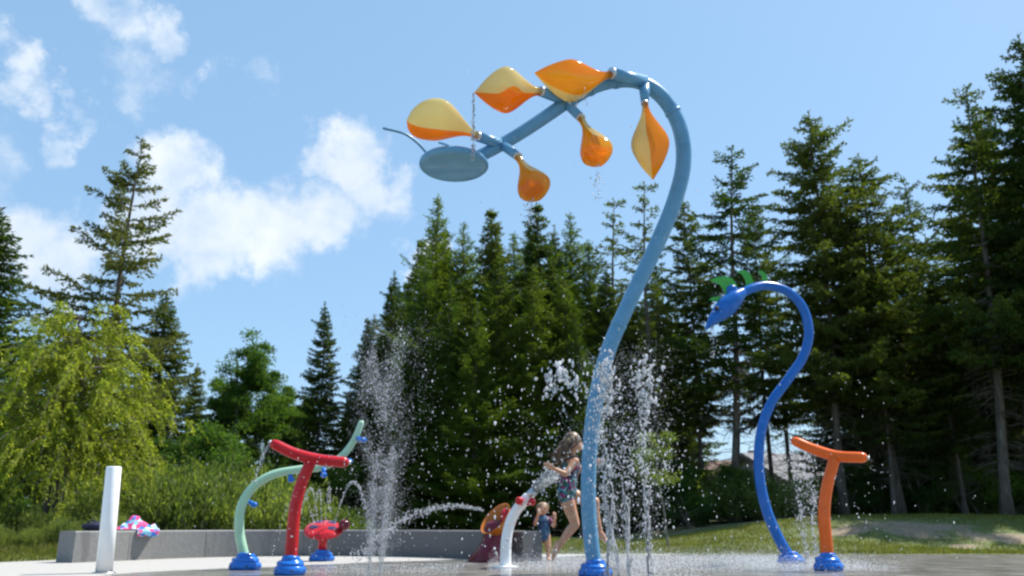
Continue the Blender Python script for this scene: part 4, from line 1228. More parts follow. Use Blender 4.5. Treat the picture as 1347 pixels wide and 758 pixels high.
# --- T shaped spray bars
def tee(name, lab, base, pole_pts, bar_pts, r_, mk, r_foot=.18):
    g = at(base[0], base[1], base[2])
    root = empty(name, (g.x, base[2], 0), lab, 'water feature')
    foot(root, (g.x, base[2], 0), r_foot, .19)
    pp = spline([Vector((g.x, base[2], .10))] + [at(*q) for q in pole_pts], 7)
    mm = MB(); mm.tube(pp, lerpl([r_ * 1.12, r_ * 1.05, r_], len(pp)), 18); mm.build('pole', M[mk], root)
    bb_ = spline([at(*q) for q in bar_pts], 7)
    mm = MB(); mm.tube(bb_, lerpl([r_ * .9, r_, r_ * .95], len(bb_)), 18, cap='round'); bar = mm.build('spray_bar', M[mk], root)
    for e, d_ in ((bb_[0], bb_[0] - bb_[1]), (bb_[-1], bb_[-1] - bb_[-2])):
        d_ = d_.normalized()
        mm = MB(); mm.lathe(e + d_ * (r_ * .93), [(r_ * .34, -.01), (r_ * .34, .018), (r_ * .2, .022)], 12, axis=d_); mm.build('nozzle', M['steel'], bar)
    return root
tee('water_bar', 'red T-shaped spray bar with a bent pole on a blue base', (381, 757, 9.6), [(384, 715, 9.6), (388, 670, 9.6), (397, 635, 9.6), (411, 603, 9.6)],
    [(362, 585, 9.45), (388, 597, 9.5), (420, 605, 9.58), (452, 608, 9.65)], .063, 'red')
tee('water_bar', 'orange T-shaped spray bar with a bent pole on a blue base', (1090, 750, 10.5), [(1087, 715, 10.5), (1084, 675, 10.5), (1088, 640, 10.5), (1098, 603, 10.5)],
    [(1047, 581, 10.75), (1070, 591, 10.65), (1100, 600, 10.5), (1134, 602, 10.35)], .067, 'orange')

# --- mint pipe with blue nozzles
YM = 10.7
g = at(322, 749, YM)
pipe = empty('water_pipe', (g.x, YM, 0), 'pale mint green curved pipe with small blue nozzles behind the red bar', 'water feature')
foot(pipe, (g.x, YM, 0), .20, .18)
mp_ = spline([Vector((g.x, YM, .1))] + [at(*q) for q in [(315, 700, 10.7), (317, 668, 10.7), (332, 642, 10.75), (358, 625, 10.8), (392, 618, 10.85), (425, 614, 10.9), (449, 601, 10.9), (466, 579, 10.9), (475, 557, 10.9)]], 7)
m_ = MB(); m_.tube(mp_, lerpl([.060, .056, .052, .047, .040], len(mp_)), 18, cap='round'); m_.build('pipe', M['mint'], pipe)
for (u, v_, du, dv) in [(334, 664, -7, -4), (383, 631, -2, -8), (426, 625, 0, -9), (459, 607, -7, -3), (478, 579, -8, -2)]:
    p_ = at(u, v_, 10.82); q_ = at(u + du, v_ + dv, 10.84)
    m_ = MB(); m_.ball(p_, .040, 14, (1.15, 1, .9)); m_.tube([p_, q_], [.026, .030], 10); m_.build('nozzle', M['blue_base'], pipe)

# --- ladybird
YL = 13.2
g = at(423, 738, YL)
bug = empty('ladybird_fountain', (g.x, YL, 0), 'red ladybird-shaped fountain with dark spots on a short red post', 'water feature')
foot(bug, (g.x, YL, 0), .20, .15)
m_ = MB(); m_.tube([(g.x, YL, .1), (g.x, YL, .3), (g.x, YL, .38)], [.07, .065, .075], 16); m_.build('post', M['red'], bug)
tiltax = Vector((0.06, -.50, 1)).normalized()
bc = Vector((g.x, YL, .44))
m_ = MB(); m_.lathe(bc, [(.10, -.045), (.25, -.03), (.29, -.008), (.288, .010), (.26, .030), (.18, .050), (.09, .060), (.02, .063)], 32, axis=tiltax); body = m_.build('shell', M['red'], bug)
qr = Vector((0, 0, 1)).rotation_difference(tiltax)
for (x, y) in ((-.125, -.03), (.125, -.03), (-.09, .16), (.09, .16)):
    rr_ = math.hypot(x, y); zz = .062 - rr_ * rr_ * .45
    m_ = MB(); m_.ball(bc + qr @ Vector((x, y, zz)), .072, 14, (1, .8, .14), M=qr.to_matrix()); m_.build('spot', M['spot'], body)
hc = bc + Vector((.31, -.02, .07))
m_ = MB(); m_.ball(hc, .085, 16); hb = m_.build('head', M['maroon'], bug)
for s_ in (-1, 1):
    m_ = MB(); m_.ball(hc + Vector((.055, -.055 if s_ < 0 else .05, .03)), .022, 10); m_.build('eye', M['dark'], hb)
    m_ = MB(); m_.tube([hc + Vector((.02, .03 * s_, .07)), hc + Vector((.06, .06 * s_, .13))], [.008, .006], 6, cap='round'); m_.build('feeler', M['dark'], hb)

# --- white spout
YW = 11.3
g = at(665, 745, YW)
spt = empty('water_spout', (g.x, YW, 0), 'short bent white spout with red knobs in front of the wall end', 'water feature')
m_ = MB(); m_.lathe((g.x, YW, 0), [(.16, 0), (.16, .012), (.10, .018), (.075, .03)], 24); m_.build('base_plate', M['white'], spt)
wpth = spline([Vector((g.x, YW, .02))] + [at(*q) for q in [(666, 712, 11.3), (671, 688, 11.3), (681, 669, 11.25), (694, 655, 11.2)]], 7)
m_ = MB(); m_.tube(wpth, lerpl([.070, .068, .066, .066, .07], len(wpth)), 18, cap='round'); pw = m_.build('pipe', M['white'], spt)
m_ = MB(); m_.ball(at(683, 659, 11.1), .052, 16); m_.tube([at(683, 659, 11.1), at(687, 665, 11.2)], .02, 8); m_.build('knob', M['red'], spt)
m_ = MB(); m_.ball(at(700, 660, 11.05), .050, 16); m_.tube([at(700, 660, 11.05), at(694, 664, 11.2)], .02, 8); m_.build('knob', M['red'], spt)
dn = (wpth[-1] - wpth[-2]).normalized()
m_ = MB(); m_.tube([wpth[-1], wpth[-1] + dn * .14], [.06, .055], 16); m_.build('mouth', M['steel'], spt)

# --- maroon and amber cannon
YC = 13.0
g = at(648, 735, YC)
can = empty('water_cannon', (g.x, YC, 0), 'dark red moulded water cannon with an orange scoop at the end of the wall', 'water feature')
m_ = MB()
rows = []
prof = [(0, .30, .24), (.06, .31, .25), (.16, .26, .22), (.26, .21, .19), (.36, .19, .17), (.46, .20, .17), (.52, .21, .17), (.56, .17, .14), (.58, .10, .09)]
n_ = 24
vs_ = []
for (z_, rx, ry) in prof:
    cx = g.x - .05 + z_ * .28
    for j in range(n_):
        a = 2 * math.pi * j / n_
        fl = 1 + .10 * math.sin(a * 3 + z_ * 5) * (z_ < .3)
        vs_.append((cx + math.cos(a) * rx * fl, YC + math.sin(a) * ry * fl, z_))
fs_ = [(i * n_ + j, i * n_ + (j + 1) % n_, (i + 1) * n_ + (j + 1) % n_, (i + 1) * n_ + j) for i in range(len(prof) - 1) for j in range(n_)] + [tuple((len(prof) - 1) * n_ + j for j in range(n_))]
m_.add(vs_, fs_); m_.build('body', M['maroon'], can)
oc = at(652, 683, 12.85)
axc = Vector((-.62, -.42, .62)).normalized()
m_ = MB(); m_.lathe(oc, [(.07, -.24), (.14, -.19), (.215, -.10), (.265, 0), (.278, .018), (.265, .014), (.205, -.08), (.13, -.17), (.03, -.20)], 32, axis=axc); m_.build('scoop', M['orange_shell'], can)
m_ = MB(); m_.lathe(oc + Vector((.20, .05, .02)), [(.10, -.10), (.15, -.04), (.16, 0), (.12, .05), (.05, .07)], 24, axis=(.8, -.3, .3)); m_.build('hub', M['red'], can)

# --- white post
g = at(137, 751, 9.95)
post = empty('white_post', (g.x, 9.95, 0), 'plain white round post standing alone on the dry paving', 'post')
tp_ = at(150, 614, 9.95)
m_ = MB(); ptop = Vector((tp_.x, 9.95, tp_.z)); m_.tube([(g.x, 9.95, -.01), Vector((g.x, 9.95, 0)).lerp(ptop, .5), ptop - Vector((0, 0, .012)), ptop], [.090, .086, .082, .075], 28)
m_.build('tube', M['white'], post)
m_ = MB(); m_.lathe((g.x, 9.95, 0), [(.125, 0), (.125, .008), (.09, .014)], 24); m_.build('flange', M['steel'], post)

# ------------------------------------------------------------------ people
def remesh_obj(name, mb_, m_, parent, vox, smooth_it=6, smf=.5):
    o_ = mb_.build(name, m_, parent)
    r_ = o_.modifiers.new('r', 'REMESH'); r_.mode = 'VOXEL'; r_.voxel_size = vox; r_.use_smooth_shade = True
    s_ = o_.modifiers.new('s', 'SMOOTH'); s_.factor = smf; s_.iterations = smooth_it
    dg = bpy.context.evaluated_depsgraph_get()
    me_ = bpy.data.meshes.new_from_object(o_.evaluated_get(dg))
    o_.modifiers.clear(); old = o_.data; o_.data = me_
    if not me_.materials: me_.materials.append(m_)
    me_.polygons.foreach_set('use_smooth', [True] * len(me_.polygons)); me_.update()
    return o_
def capsule(mb_, a, b, ra, rb, n=14):
    a = Vector(a); b = Vector(b)
    k = 6
    mb_.tube([a.lerp(b, i / k) for i in range(k + 1)], lerpl([ra, rb], k + 1), n)
    mb_.ball(a, ra, n); mb_.ball(b, rb, n)
def limb3(mb_, pts_, rads):
    for i in range(len(pts_) - 1): capsule(mb_, pts_[i], pts_[i + 1], rads[i], rads[i + 1])

def hand(mb_, w, d, pn, size, curl=.35, side=1):
    """w wrist, d direction to the fingertips, pn palm normal"""
    d = Vector(d).normalized(); pn = (Vector(pn) - d * Vector(pn).dot(d)).normalized(); s_ = d.cross(pn)
    pl = size * .5
    c0 = Vector(w)
    for k in (-1, -.33, .33, 1):
        capsule(mb_, c0 + s_ * k * size * .10, c0 + d * pl + s_ * k * size * .20, size * .105, size * .10, 8)
    for i, (k, ln) in enumerate(((-1.05, .36), (-.35, .46), (.35, .50), (1.05, .44))):
        b0 = c0 + d * pl + s_ * k * size * .20
        d1 = (d + pn * curl * .5 + s_ * k * .10).normalized(); d2 = (d + pn * curl * 1.6).normalized()
        m1 = b0 + d1 * size * ln * .55; m2 = m1 + d2 * size * ln * .5
        capsule(mb_, b0, m1, size * .062, size * .056, 8); capsule(mb_, m1, m2, size * .056, size * .048, 8)
    t0 = c0 + d * size * .12 + s_ * side * size * .18
    t1 = t0 + (d * .6 + s_ * side * .8 + pn * .3).normalized() * size * .28; t2 = t1 + (d * .9 + s_ * side * .3 + pn * .3).normalized() * size * .22
    capsule(mb_, t0, t1, size * .075, size * .062, 8); capsule(mb_, t1, t2, size * .062, size * .052, 8)

def footm(mb_, ank, toe, up, size):
    d = (Vector(toe) - Vector(ank)).normalized(); up = (Vector(up) - d * Vector(up).dot(d)).normalized(); s_ = d.cross(up)
    ank = Vector(ank)
    heel = ank - d * size * .10 - up * size * .12
    mb_.ball(heel, size * .17, 12)
    ball_ = ank + d * size * .55 - up * size * .16
    capsule(mb_, ank, ball_, size * .17, size * .13); capsule(mb_, heel, ball_, size * .15, size * .13)
    for k, ln in ((-1.1, .20), (-.55, .23), (0, .24), (.55, .25), (1.2, .27)):
        b0 = ball_ + s_ * k * size * .12
        capsule(mb_, b0, b0 + d * size * ln, size * .075, size * .055, 8)

# running girl. YG depth; joints
def J(u, v_, Y): return at(u, v_, Y)
YG = 9.85
gb = J(745, 748, YG)
girl = empty('person', (gb.x, YG, 0), 'long-haired girl in a flower-print swimsuit leaping behind the light blue pole', 'person')
head_c = J(755, 582, YG)
neck0 = J(752, 599, YG); chest = J(751, 613, YG); waist = J(748, 632, YG); pel = J(746, 647, YG)
shN = J(757, 607, YG - .10); shF = J(752, 607, YG + .11)
hipN = J(744, 652, YG - .055); hipF = J(749, 651, YG + .06)
b_ = MB()
# head: skull, jaw, nose, ears
S = .001
b_.ball(head_c + Vector((-.012, 0, .012)), .092, 20, (1.03, .86, 1.0))
b_.ball(head_c + Vector((.030, 0, -.045)), .060, 16, (1.0, .85, 1.0))
b_.ball(head_c + Vector((.058, 0, -.075)), .028, 12)
capsule(b_, head_c + Vector((.080, 0, .005)), head_c + Vector((.098, 0, -.028)), .009, .013, 8)
for s_ in (-1, 1):
    b_.ball(head_c + Vector((-.005, .080 * s_, -.012)), .024, 10, (.8, .35, 1.2))
b_.ball(head_c + Vector((.079, 0, -.056)), .014, 10, (.8, 1.4, .6))
capsule(b_, neck0 + Vector((0, 0, -.03)), head_c + Vector((-.01, 0, -.05)), .042, .040)
# torso
capsule(b_, chest + Vector((0, -.06, .01)), chest + Vector((0, .06, .01)), .070, .070)
capsule(b_, shN, shF, .040, .040)
capsule(b_, chest, waist, .098, .082); capsule(b_, waist + Vector((0, -.03, 0)), pel + Vector((0, -.04, 0)), .078, .088); capsule(b_, waist + Vector((0, .03, 0)), pel + Vector((0, .04, 0)), .078, .088)
# trailing leg
kn = J(757, 690, YG - .07); an = J(735, 719, YG - .07); to = J(730, 741, YG - .08)
limb3(b_, [hipN, hipN.lerp(kn, .5), kn], [.088, .072, .050]); limb3(b_, [kn, kn.lerp(an, .35) + Vector((-.012, 0, 0)), an], [.050, .050, .031])
footm(b_, an, to, Vector((.8, 0, .3)), .20)
# leading leg
kn2 = J(783, 660, YG + .07); an2 = J(789, 700, YG + .07); to2 = J(806, 713, YG + .05)
limb3(b_, [hipF, hipF.lerp(kn2, .5), kn2], [.088, .074, .051]); limb3(b_, [kn2, kn2.lerp(an2, .35) + Vector((-.02, 0, 0)), an2], [.050, .049, .031])
footm(b_, an2, to2, Vector((.2, 0, .9)), .20)
# near arm, back
el = J(744, 624, YG - .19); wr = J(729, 617, YG - .22)
limb3(b_, [shN, el, wr], [.043, .032, .023]); hand(b_, wr, J(719, 611, YG - .23) - wr, Vector((0, -.5, -.8)), .135, .3, 1)
# far arm, forward
el2 = J(768, 622, YG + .16); wr2 = J(783, 611, YG + .12)
limb3(b_, [shF, el2, wr2], [.043, .032, .023]); hand(b_, wr2, Vector((.6, 0, .5)), Vector((0, .5, -.8)), .135, .5, -1)
body_g = remesh_obj('body', b_, M['skin'], girl, .0075, 5)
# swimsuit
b_ = MB()
capsule(b_, chest + Vector((0, -.055, -.005)), chest + Vector((0, .055, -.005)), .079, .079)
capsule(b_, chest, waist, .109, .094); capsule(b_, waist + Vector((0, -.03, 0)), pel + Vector((-.004, -.04, -.005)), .090, .102); capsule(b_, waist + Vector((0, .03, 0)), pel + Vector((0, .04, -.005)), .090, .102)
capsule(b_, hipN + Vector((0, 0, .03)), hipN.lerp(kn, .12), .097, .088)
capsule(b_, hipF + Vector((0, 0, .03)), hipF.lerp(kn2, .12), .097, .088)
remesh_obj('swimsuit', b_, M['floral'], girl, .009, 3)
b_ = MB()
for s_, c_ in ((-1, shN), (1, shF)):
    inn = Vector((0, -.045 * s_, 0))
    b_.tube(spline([chest + Vector((.08, .055 * s_, .03)), c_ + inn + Vector((.03, 0, .052)), c_ + inn + Vector((-.03, 0, .050)), chest + Vector((-.085, .05 * s_, .02))], 5), .009, 6)
b_.build('straps', M['floral'], girl)
# hair
b_ = MB(); r = np.random.RandomState(5)
b_.ball(head_c + Vector((-.022, 0, .022)), .103, 18, (1.0, .92, 1.0))
hcap = remesh_obj('hair', b_, M['hair'], girl, .010, 2)
b_ = MB()
for k in range(230):
    a = r.uniform(-2.0, 2.0)
    st0 = head_c + Vector((-.03 - .07 * math.cos(a), .095 * math.sin(a), .06 + r.uniform(-.06, .05)))
    st0 = head_c + (st0 - head_c).normalized() * .103
    fl = r.uniform(.14, .27)
    p1 = st0 + Vector((-.035 + r.normal(0, .015), .02 * math.sin(a) + r.normal(0, .015), -.06)); p2 = p1 + Vector((-.05 + r.normal(0, .02), r.normal(0, .02), -fl * .42)); p3 = p2 + Vector((-.02 + r.normal(0, .035), r.normal(0, .03), -fl * .45))
    b_.tube(spline([st0, p1, p2, p3], 4), lerpl([.007, .008, .006, .002], 13), 5)
b_.build('locks', M['hair'], hcap)
for s_ in (-1, 1):
    b_ = MB(); b_.ball(head_c + Vector((.074, .034 * s_, .004)), .0125, 10, (.6, 1, .8)); b_.build('eye', M['eye'], body_g)
b_ = MB(); b_.ball(head_c + Vector((.0885, 0, -.054)), .012, 10, (.5, 1.5, .45)); b_.build('mouth', M['lips'], body_g)

# toddler
YT = 13.2
gt = J(714, 738, YT)
tod = empty('person', (gt.x, YT, 0), 'blond toddler in a dark blue swimsuit standing with hands held up to the face', 'person')
hc = J(714, 670, YT)
ch = J(714, 685, YT); wa = J(715, 696, YT); pe = J(715, 705, YT)
b_ = MB()
b_.ball(hc + Vector((0, 0, .008)), .082, 18, (.92, .98, 1.0)); b_.ball(hc + Vector((0, -.02, -.035)), .058, 14); b_.ball(hc + Vector((0, -.082, -.012)), .012, 10)
for s_ in (-1, 1): b_.ball(hc + Vector((.077 * s_, .0, -.008)), .02, 10, (.4, .8, 1.2))
capsule(b_, hc + Vector((0, 0, -.05)), ch, .036, .05)
capsule(b_, ch + Vector((-.05, 0, 0)), ch + Vector((.05, 0, 0)), .062, .062); capsule(b_, ch, wa, .082, .082); capsule(b_, wa, pe, .082, .085)
for s_, kx, fx_ in ((-1, 709, 707), (1, 721, 721)):
    hp_ = pe + Vector((.045 * s_, 0, -.01)); kn_ = J(kx, 719, YT - .02); an_ = Vector((J(fx_, 735, YT).x, YT, .045))
    limb3(b_, [hp_, kn_, an_], [.062, .044, .029]); footm(b_, an_, an_ + Vector((.03 * s_, -.12, 0)), Vector((0, 0, 1)), .14)
e1 = J(704, 690, YT - .05); w1 = J(708, 677, YT - .13)
limb3(b_, [ch + Vector((-.09, 0, .02)), e1, w1], [.034, .029, .021]); hand(b_, w1, Vector((.25, .1, .9)), Vector((0, 1, .2)), .10, .5, -1)
e2 = J(728, 692, YT - .05); w2 = J(730, 682, YT - .12)
limb3(b_, [ch + Vector((.09, 0, .02)), e2, w2], [.034, .029, .021]); hand(b_, w2, Vector((-.1, .1, .9)), Vector((0, 1, .2)), .10, .4, 1)
body_t = remesh_obj('body', b_, M['skin'], tod, .0065, 4)
b_ = MB(); capsule(b_, ch + Vector((-.04, 0, -.01)), ch + Vector((.04, 0, -.01)), .070, .070); capsule(b_, ch, wa, .092, .092); capsule(b_, wa, pe, .092, .096)
remesh_obj('swimsuit', b_, M['navy_suit'], tod, .008, 3)
b_ = MB(); capsule(b_, ch + Vector((-.09, 0, .02)), ch.lerp(e1, .6) + Vector((-.04, 0, .01)), .044, .040); capsule(b_, ch + Vector((.09, 0, .02)), ch.lerp(e2, .6) + Vector((.04, 0, .01)), .044, .040)
capsule(b_, ch + Vector((-.08, .03, .01)), ch + Vector((.08, .03, .01)), .052, .052)
remesh_obj('shrug', b_, M['purple_shawl'], tod, .008, 3)
b_ = MB(); b_.ball(hc + Vector((0, .018, .022)), .090, 16, (.98, 1, .95))
for k in range(60):
    a = r.uniform(0, 6.28); q = r.uniform(.2, 1); d_ = Vector((math.cos(a) * q, abs(math.sin(a)) * q, 1 - q * .9)).normalized()
    s0 = hc + Vector((0, .018, .015)) + d_ * .086
    b_.tube([s0, s0 + d_ * .02 + Vector((0, 0, -.02)), s0 + d_ * .025 + Vector((r.normal(0, .012), 0, -.06))], [.010, .008, .003], 5)
b_.build('hair', M['hair2'], tod)
for s_ in (-1, 1):
    b_ = MB(); b_.ball(hc + Vector((.03 * s_, -.073, .008)), .010, 10); b_.build('eye', M['eye'], body_t)
b_ = MB(); b_.ball(hc + Vector((0, -.078, -.042)), .011, 10, (1.5, .5, .5)); b_.build('mouth', M['lips'], body_t)

# ------------------------------------------------------------------ water
def ico(sub):
    import bmesh
    bm = bmesh.new(); bmesh.ops.create_icosphere(bm, subdivisions=sub, radius=1)
    v_ = np.array([tuple(x.co) for x in bm.verts]); f_ = np.array([[q.index for q in x.verts] for x in bm.faces]); bm.free()
    return v_, f_
ICO = {1: ico(1), 2: ico(2)}
def drops(name, P_, Rr, label, cat, group=None, kind=None, detail=1, stretch=None, extra=None, seed=0, mk='water'):
    r_ = np.random.RandomState(seed + len(P_))
    P_ = np.asarray(P_, dtype=float); Rr = np.asarray(Rr, dtype=float)
    ok = P_[:, 2] > .0
    P_ = P_[ok]; Rr = Rr[ok]
    iv, if_ = ICO[detail]
    n_ = len(P_); k_ = len(iv)
    e_ = 1 + (1.6 if stretch is None else stretch) * r_.rand(n_) ** 2.2
    sc3 = np.stack([r_.uniform(.65, 1.15, n_), r_.uniform(.65, 1.15, n_), r_.uniform(.7, 1.1, n_) * e_], 1)
    v_ = P_[:, None, :] + iv[None] * Rr[:, None, None] * sc3[:, None, :]
    f_ = (if_[None] + (np.arange(n_) * k_)[:, None, None]).reshape(-1, 3)
    org = P_.mean(0); org[2] = 0
    me_ = np_mesh(name, v_.reshape(-1, 3) - org, f_, M[mk])
    o_ = link(name, me_, None, tuple(org))
    return tag(o_, label, cat, group, kind)

def column(px, vtop, Y, n_, w0, w1, r0, r1, seed, lean=0.0, power=1.0, vb=None, clump=0.0):
    r_ = np.random.RandomState(seed)
    top = at(px, vtop, Y).z; x0 = at(px, 600, Y).x if vb is None else vb
    t_ = r_.rand(n_) ** power
    z_ = t_ * top
    w_ = w0 + (w1 - w0) * t_ ** 1.6
    x = x0 + lean * t_ + r_.normal(0, 1, n_) * w_; y = Y + r_.normal(0, 1, n_) * w_
    if clump:
        x += .03 * np.sin(z_ * 9 + seed) * clump; keep = (np.sin(z_ * 23 + seed * 3) + r_.normal(0, .9, n_)) > -.4
        x, y, z_ = x[keep], y[keep], z_[keep]
    z_ += r_.normal(0, .04, len(z_))
    rr_ = r_.uniform(r0, r1, len(z_)) * (1 + (r_.rand(len(z_)) < .06) * r_.uniform(.3, 1.0, len(z_)))
    return np.stack([x, y, z_], 1), rr_

def cat_(*a):
    return np.concatenate([q[0] for q in a]), np.concatenate([q[1] for q in a])

# tall misty geyser on the left: two ropes at the foot, wide veil above
a1 = column(492, 445, 9.0, 5200, .016, .13, .0016, .0042, 1, lean=.0)
a2 = column(506, 430, 9.0, 6000, .016, .15, .0016, .0042, 2, lean=.10)
rq = np.random.RandomState(3)
nq = 24000
zt = at(505, 425, 9).z
z_ = rq.beta(2.0, 1.7, nq) * zt * 1.06
wv = .07 + .21 * (z_ / zt)
veil = (np.stack([at(503, 600, 9).x + .04 + rq.normal(0, 1, nq) * wv - .03, 9 + rq.normal(0, 1, nq) * wv, z_], 1), rq.uniform(.0009, .0028, nq))
P_, R_ = cat_(a1, a2, veil)
P_[:, 0] += .05 * np.sin(P_[:, 2] * 2.3) * P_[:, 2] / 3
nn_ = np.array([noise.noise(Vector((p[0] * 5, p[1] * 2, p[2] * 2.4))) + .5 * noise.noise(Vector((p[0] * 13, p[1] * 6, p[2] * 6))) for p in P_])
kp = (nn_ + rq.normal(0, .22, len(nn_)) > -.02) | (P_[:, 2] < .9)
P_ = P_[kp]; R_ = R_[kp]
drops('water_geyser', P_, R_, 'tall misty plume of fine spray rising between the ladybird and the big arch', 'water jet')
# jets round the foot of the big pole
specs = [(797, 470, 8.75, 520, .016, .055, .006, .012, 11, -.02), (822, 560, 8.9, 420, .014, .05, .005, .010, 12, .0), (848, 482, 8.9, 620, .014, .055, .006, .012, 13, .0), (808, 600, 9.1, 260, .014, .06, .004, .009, 15, -.08)]
for i, (u, v_, Y, n_, w0, w1, r0, r1, sd2, ln) in enumerate(specs):
    q = column(u, v_, Y, n_, w0, w1, r0, r1, sd2, ln, clump=1)
    lab = ['white beaded jet splashing up the front of the light blue pole', 'thin middle jet just to the right of the light blue pole', 'jet with a bright bursting top farthest right of the pole', 'short slanting jet close behind the light blue pole'][i]
    drops('water_jet', q[0], q[1], lab, 'water jet', 'jets at the foot of the big arch')
    me0 = bpy.data.objects[[o_.name for o_ in col.objects if o_.get('label') == lab][0]]
    rp = random.Random(sd2)
    mm = MB(); zt_ = at(u, v_, Y).z; x0_ = at(u, 600, Y).x
    for k_ in range(3):
        z1 = zt_ * rp.uniform(.35, .8); pts_ = []; ph_ = rp.uniform(0, 6)
        nseg_ = int(z1 / .05) + 3
        for j_ in range(nseg_):
            q_ = j_ / (nseg_ - 1); zz_ = z1 * q_
            pts_.append((x0_ + ln * zz_ / zt_ + (.008 + .03 * q_) * math.sin(zz_ * 9 + ph_) + rp.uniform(-.006, .006), Y + (.008 + .03 * q_) * math.cos(zz_ * 8 + ph_), zz_))
        mm.tube(pts_, [max(.002, rp.uniform(.005, .013) * (1 - .6 * j_ / nseg_)) for j_ in range(nseg_)], 7)
    mm.build('water_rope', M['water'], me0)
# bright bursts at jet tops
def burst(u, v_, Y, sx, sz, n_, r0, r1, seed):
    r_ = np.random.RandomState(seed); c_ = at(u, v_, Y)
    P2 = np.stack([c_.x + r_.normal(0, sx, n_), c_.y + r_.normal(0, sx, n_), c_.z + r_.normal(0, sz, n_)], 1)
    return P2, r_.uniform(r0, r1, n_)
P_, R_ = cat_(burst(798, 505, 8.6, .05, .16, 150, .008, .022, 21), burst(850, 505, 8.9, .07, .14, 120, .008, .022, 22), burst(742, 505, 8.4, .17, .12, 90, .008, .024, 23),
              burst(733, 492, 8.2, .06, .05, 26, .012, .028, 24), burst(870, 620, 8.8, .2, .3, 140, .004, .012, 25), burst(790, 560, 8.6, .06, .3, 120, .006, .014, 26),
              burst(820, 590, 8.6, .2, .3, 260, .004, .010, 27), burst(715, 610, 8.2, .2, .3, 60, .005, .014, 28))
drops('splash', P_, R_, 'bursting white splashes round the light blue pole', 'splash', kind='stuff', detail=1)
# jets by the serpent
for i, (u, v_, Y, n_, sd2) in enumerate([(1048, 600, 11.2, 420, 31), (1062, 585, 11.2, 520, 32)]):
    q = column(u, v_, Y, n_, .016, .06, .005, .011, sd2, 0, clump=.6)
    drops('water_jet', q[0], q[1], ['fainter jet beside the foot of the blue serpent', 'jet between the serpent jet and the orange spray bar'][i], 'water jet', 'jets between serpent and orange bar')
# arcs
def arc(p0, v0, n_, spread, r0, r1, seed, T=None, ground=.02):
    r_ = np.random.RandomState(seed); g_ = 9.8
    if T is None: T = (v0[2] + math.sqrt(v0[2] ** 2 + 2 * g_ * (p0[2] - ground))) / g_
    t_ = r_.rand(n_) * T
    k = (t_ / T)[:, None]
    P2 = np.array(p0)[None] + np.array(v0)[None] * t_[:, None]; P2[:, 2] -= .5 * g_ * t_ ** 2
    P2 += r_.normal(0, 1, (n_, 3)) * (spread * (.15 + k))
    return P2, r_.uniform(r0, r1, n_)
bcn = Vector((at(423, 697, YL).x, YL, .52))
def to_apex(p0, u, v_, Y, frac=1.0):
    """initial velocity so that the stream tops out at that point"""
    q = at(u, v_, Y); dz = max(.02, q.z - p0[2]); vz = math.sqrt(2 * 9.8 * dz); T = vz / 9.8
    return ((q.x - p0[0]) / T, (q.y - p0[1]) / T, vz)
ll = []
for (u, v_, n_, sd2) in [(408, 643, 160, 41), (420, 645, 150, 42), (433, 642, 160, 43), (394, 648, 120, 46)]:
    p0 = (bcn.x + (u - 421) * .004, bcn.y - .02, .50); ll.append(arc(p0, to_apex(p0, u, v_, YL), n_, .016, .004, .008, sd2, T=None))
P_, R_ = cat_(*ll)
drops('water_jet', P_, R_, 'cluster of thin jets rising from the top of the ladybird', 'water jet')
p0 = (at(440, 690, YL).x, YL, .50); P_, R_ = arc(p0, to_apex(p0, 465, 634, YL), 420, .02, .004, .008, 44)
drops('water_jet', P_, R_, 'arching jet thrown to the right by the ladybird towards the geyser', 'water jet')
p0 = tuple(at(637, 672, 12.7)); P_, R_ = arc(p0, to_apex(p0, 600, 666, 12.6), 700, .05, .005, .011, 45)
drops('water_jet', P_, R_, 'long low jet shooting left from the orange scoop over the wall', 'water jet')
p0 = tuple(at(358, 584, 9.45)); P_, R_ = arc(p0, (-.55, -.05, .05), 120, .014, .004, .007, 47, T=.30)
drops('water_jet', P_, R_, 'small trickle falling from the left end of the red bar', 'water jet')
# wide jet of the white spout, as a sheet of clear water with drops
s0 = wpth[-1] + dn * .14; s1 = at(733, 624, 10.9)
ctrl = [s0, s0.lerp(s1, .5) + Vector((0, 0, .03)), s1]
m_ = MB(); sp2 = spline(ctrl, 8); m_.tube(sp2, lerpl([.05, .075, .085, .06], len(sp2)), 16, cap='round')
jt = m_.build('water_jet', M['clear'], None); tag(jt, 'thick glassy jet rising from the white spout towards the girl', 'water jet')
r_ = np.random.RandomState(51); n_ = 700
t_ = r_.rand(n_); P_ = np.array([tuple(s0.lerp(s1, q) + Vector((0, 0, .12 * q * (1 - q)))) for q in t_]) + r_.normal(0, 1, (n_, 3)) * (.025 + .035 * t_)[:, None]
dd_ = drops('drops', P_, r_.uniform(.004, .009, n_), None, None)
dd_.parent = jt
# trickles from the pods
def fall(u, v0_, v1_, Y, n_, w, seed, r0=.005, r1=.011):
    r_ = np.random.RandomState(seed); a = at(u, v0_, Y); b = at(u, v1_, Y); t_ = r_.rand(n_) ** 1.2
    P2 = np.stack([a.x + r_.normal(0, w, n_) * (.4 + t_), a.y + r_.normal(0, w, n_), a.z + (b.z - a.z) * t_], 1)
    return P2, r_.uniform(r0, r1, n_)
for (u, v0_, v1_, Y, n_, w, lab) in [(623, 122, 212, 8.2, 150, .010, 'long thin trickle falling from the tip of the second orange pod'), (697, 262, 296, 8.3, 70, .04, 'drips falling from the lowest hanging pod'),
                                     (786, 217, 262, 8.45, 40, .03, 'drips falling from the middle hanging pod'), (762, 108, 150, 8.6, 46, .05, 'drips falling under the topmost pod'), (936, 430, 470, 11.9, 60, .03, 'spray falling from the mouth of the blue serpent')]:
    q = fall(u, v0_, v1_, Y, n_, w, int(u))
    drops('water_trickle', q[0], q[1], lab, 'water trickle')
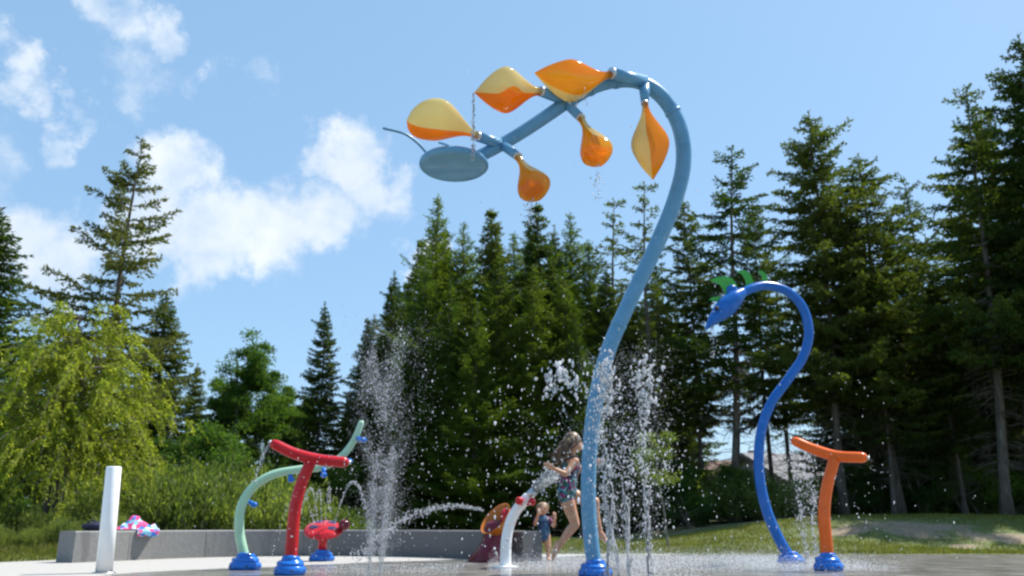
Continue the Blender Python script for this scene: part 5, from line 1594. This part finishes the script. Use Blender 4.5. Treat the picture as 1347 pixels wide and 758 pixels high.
# loose drops in the air
r_ = np.random.RandomState(61)
PP = []; RR = []
for (n_, u0, u1, v0_, v1_, Y0, Y1, r0, r1) in [(360, 560, 900, 380, 740, 5.5, 9.5, .003, .0075), (200, 640, 900, 470, 740, 6, 9, .005, .013), (300, 380, 620, 560, 740, 8, 11, .003, .007), (240, 930, 1180, 470, 740, 9, 12, .003, .009),
                                              (70, 600, 930, 90, 400, 7.5, 9, .004, .009), (90, 430, 560, 400, 640, 7, 9, .004, .008), (60, 250, 480, 590, 730, 8, 10, .004, .008), (50, 880, 960, 140, 420, 8, 9.5, .003, .007), (60, 900, 1300, 620, 750, 7, 11, .003, .008)]:
    for k in range(n_):
        Y = r_.uniform(Y0, Y1); p_ = at(r_.uniform(u0, u1), v0_ + (v1_ - v0_) * r_.rand() ** .8, Y); PP.append(tuple(p_)); RR.append(r0 + (r1 - r0) * r_.rand() ** 2)
drops('flying_drops', PP, RR, 'loose water drops flying over the whole splash pad', 'water drops', kind='stuff', detail=1)
# fine mist round the jets
PP = []; RR = []
for (u_, Y_, zt_, w_, n_) in [(800, 9.0, 2.3, .16, 3600), (850, 9.0, 2.4, .17, 3600), (1056, 11.2, 1.4, .14, 1800), (760, 9.2, 1.7, .35, 1500)]:
    x_ = at(u_, 620, Y_).x
    for k in range(n_):
        q = r_.rand() ** .8; PP.append((x_ + r_.normal(0, w_ * (.4 + q)), Y_ + r_.normal(0, w_ * (.4 + q)), q * zt_)); RR.append(r_.uniform(.0009, .0026))
drops('water_mist', PP, RR, 'fine white mist drifting round the jets', 'mist', kind='stuff', mk='foam')
# splash mist at ground level
PP = []; RR = []
for (x0, x1, y0, y1, n_, h_) in [(-.3, 4.5, 10.2, 15.0, 34000, .11), (-2.4, -.6, 9.6, 12, 1800, .04), (3.0, 4.8, 10.8, 13.0, 5000, .11), (1.1, 1.9, 8.5, 9.6, 1500, .14)]:
    for k in range(n_):
        PP.append((r_.uniform(x0, x1), r_.uniform(y0, y1), abs(r_.normal(0, h_)) * r_.rand() + .004)); RR.append(r_.uniform(.0011, .0032))
drops('splash_mist', PP, RR, 'low white spray bouncing off the wet paving', 'spray', kind='stuff', mk='foam')
print('meshes done')
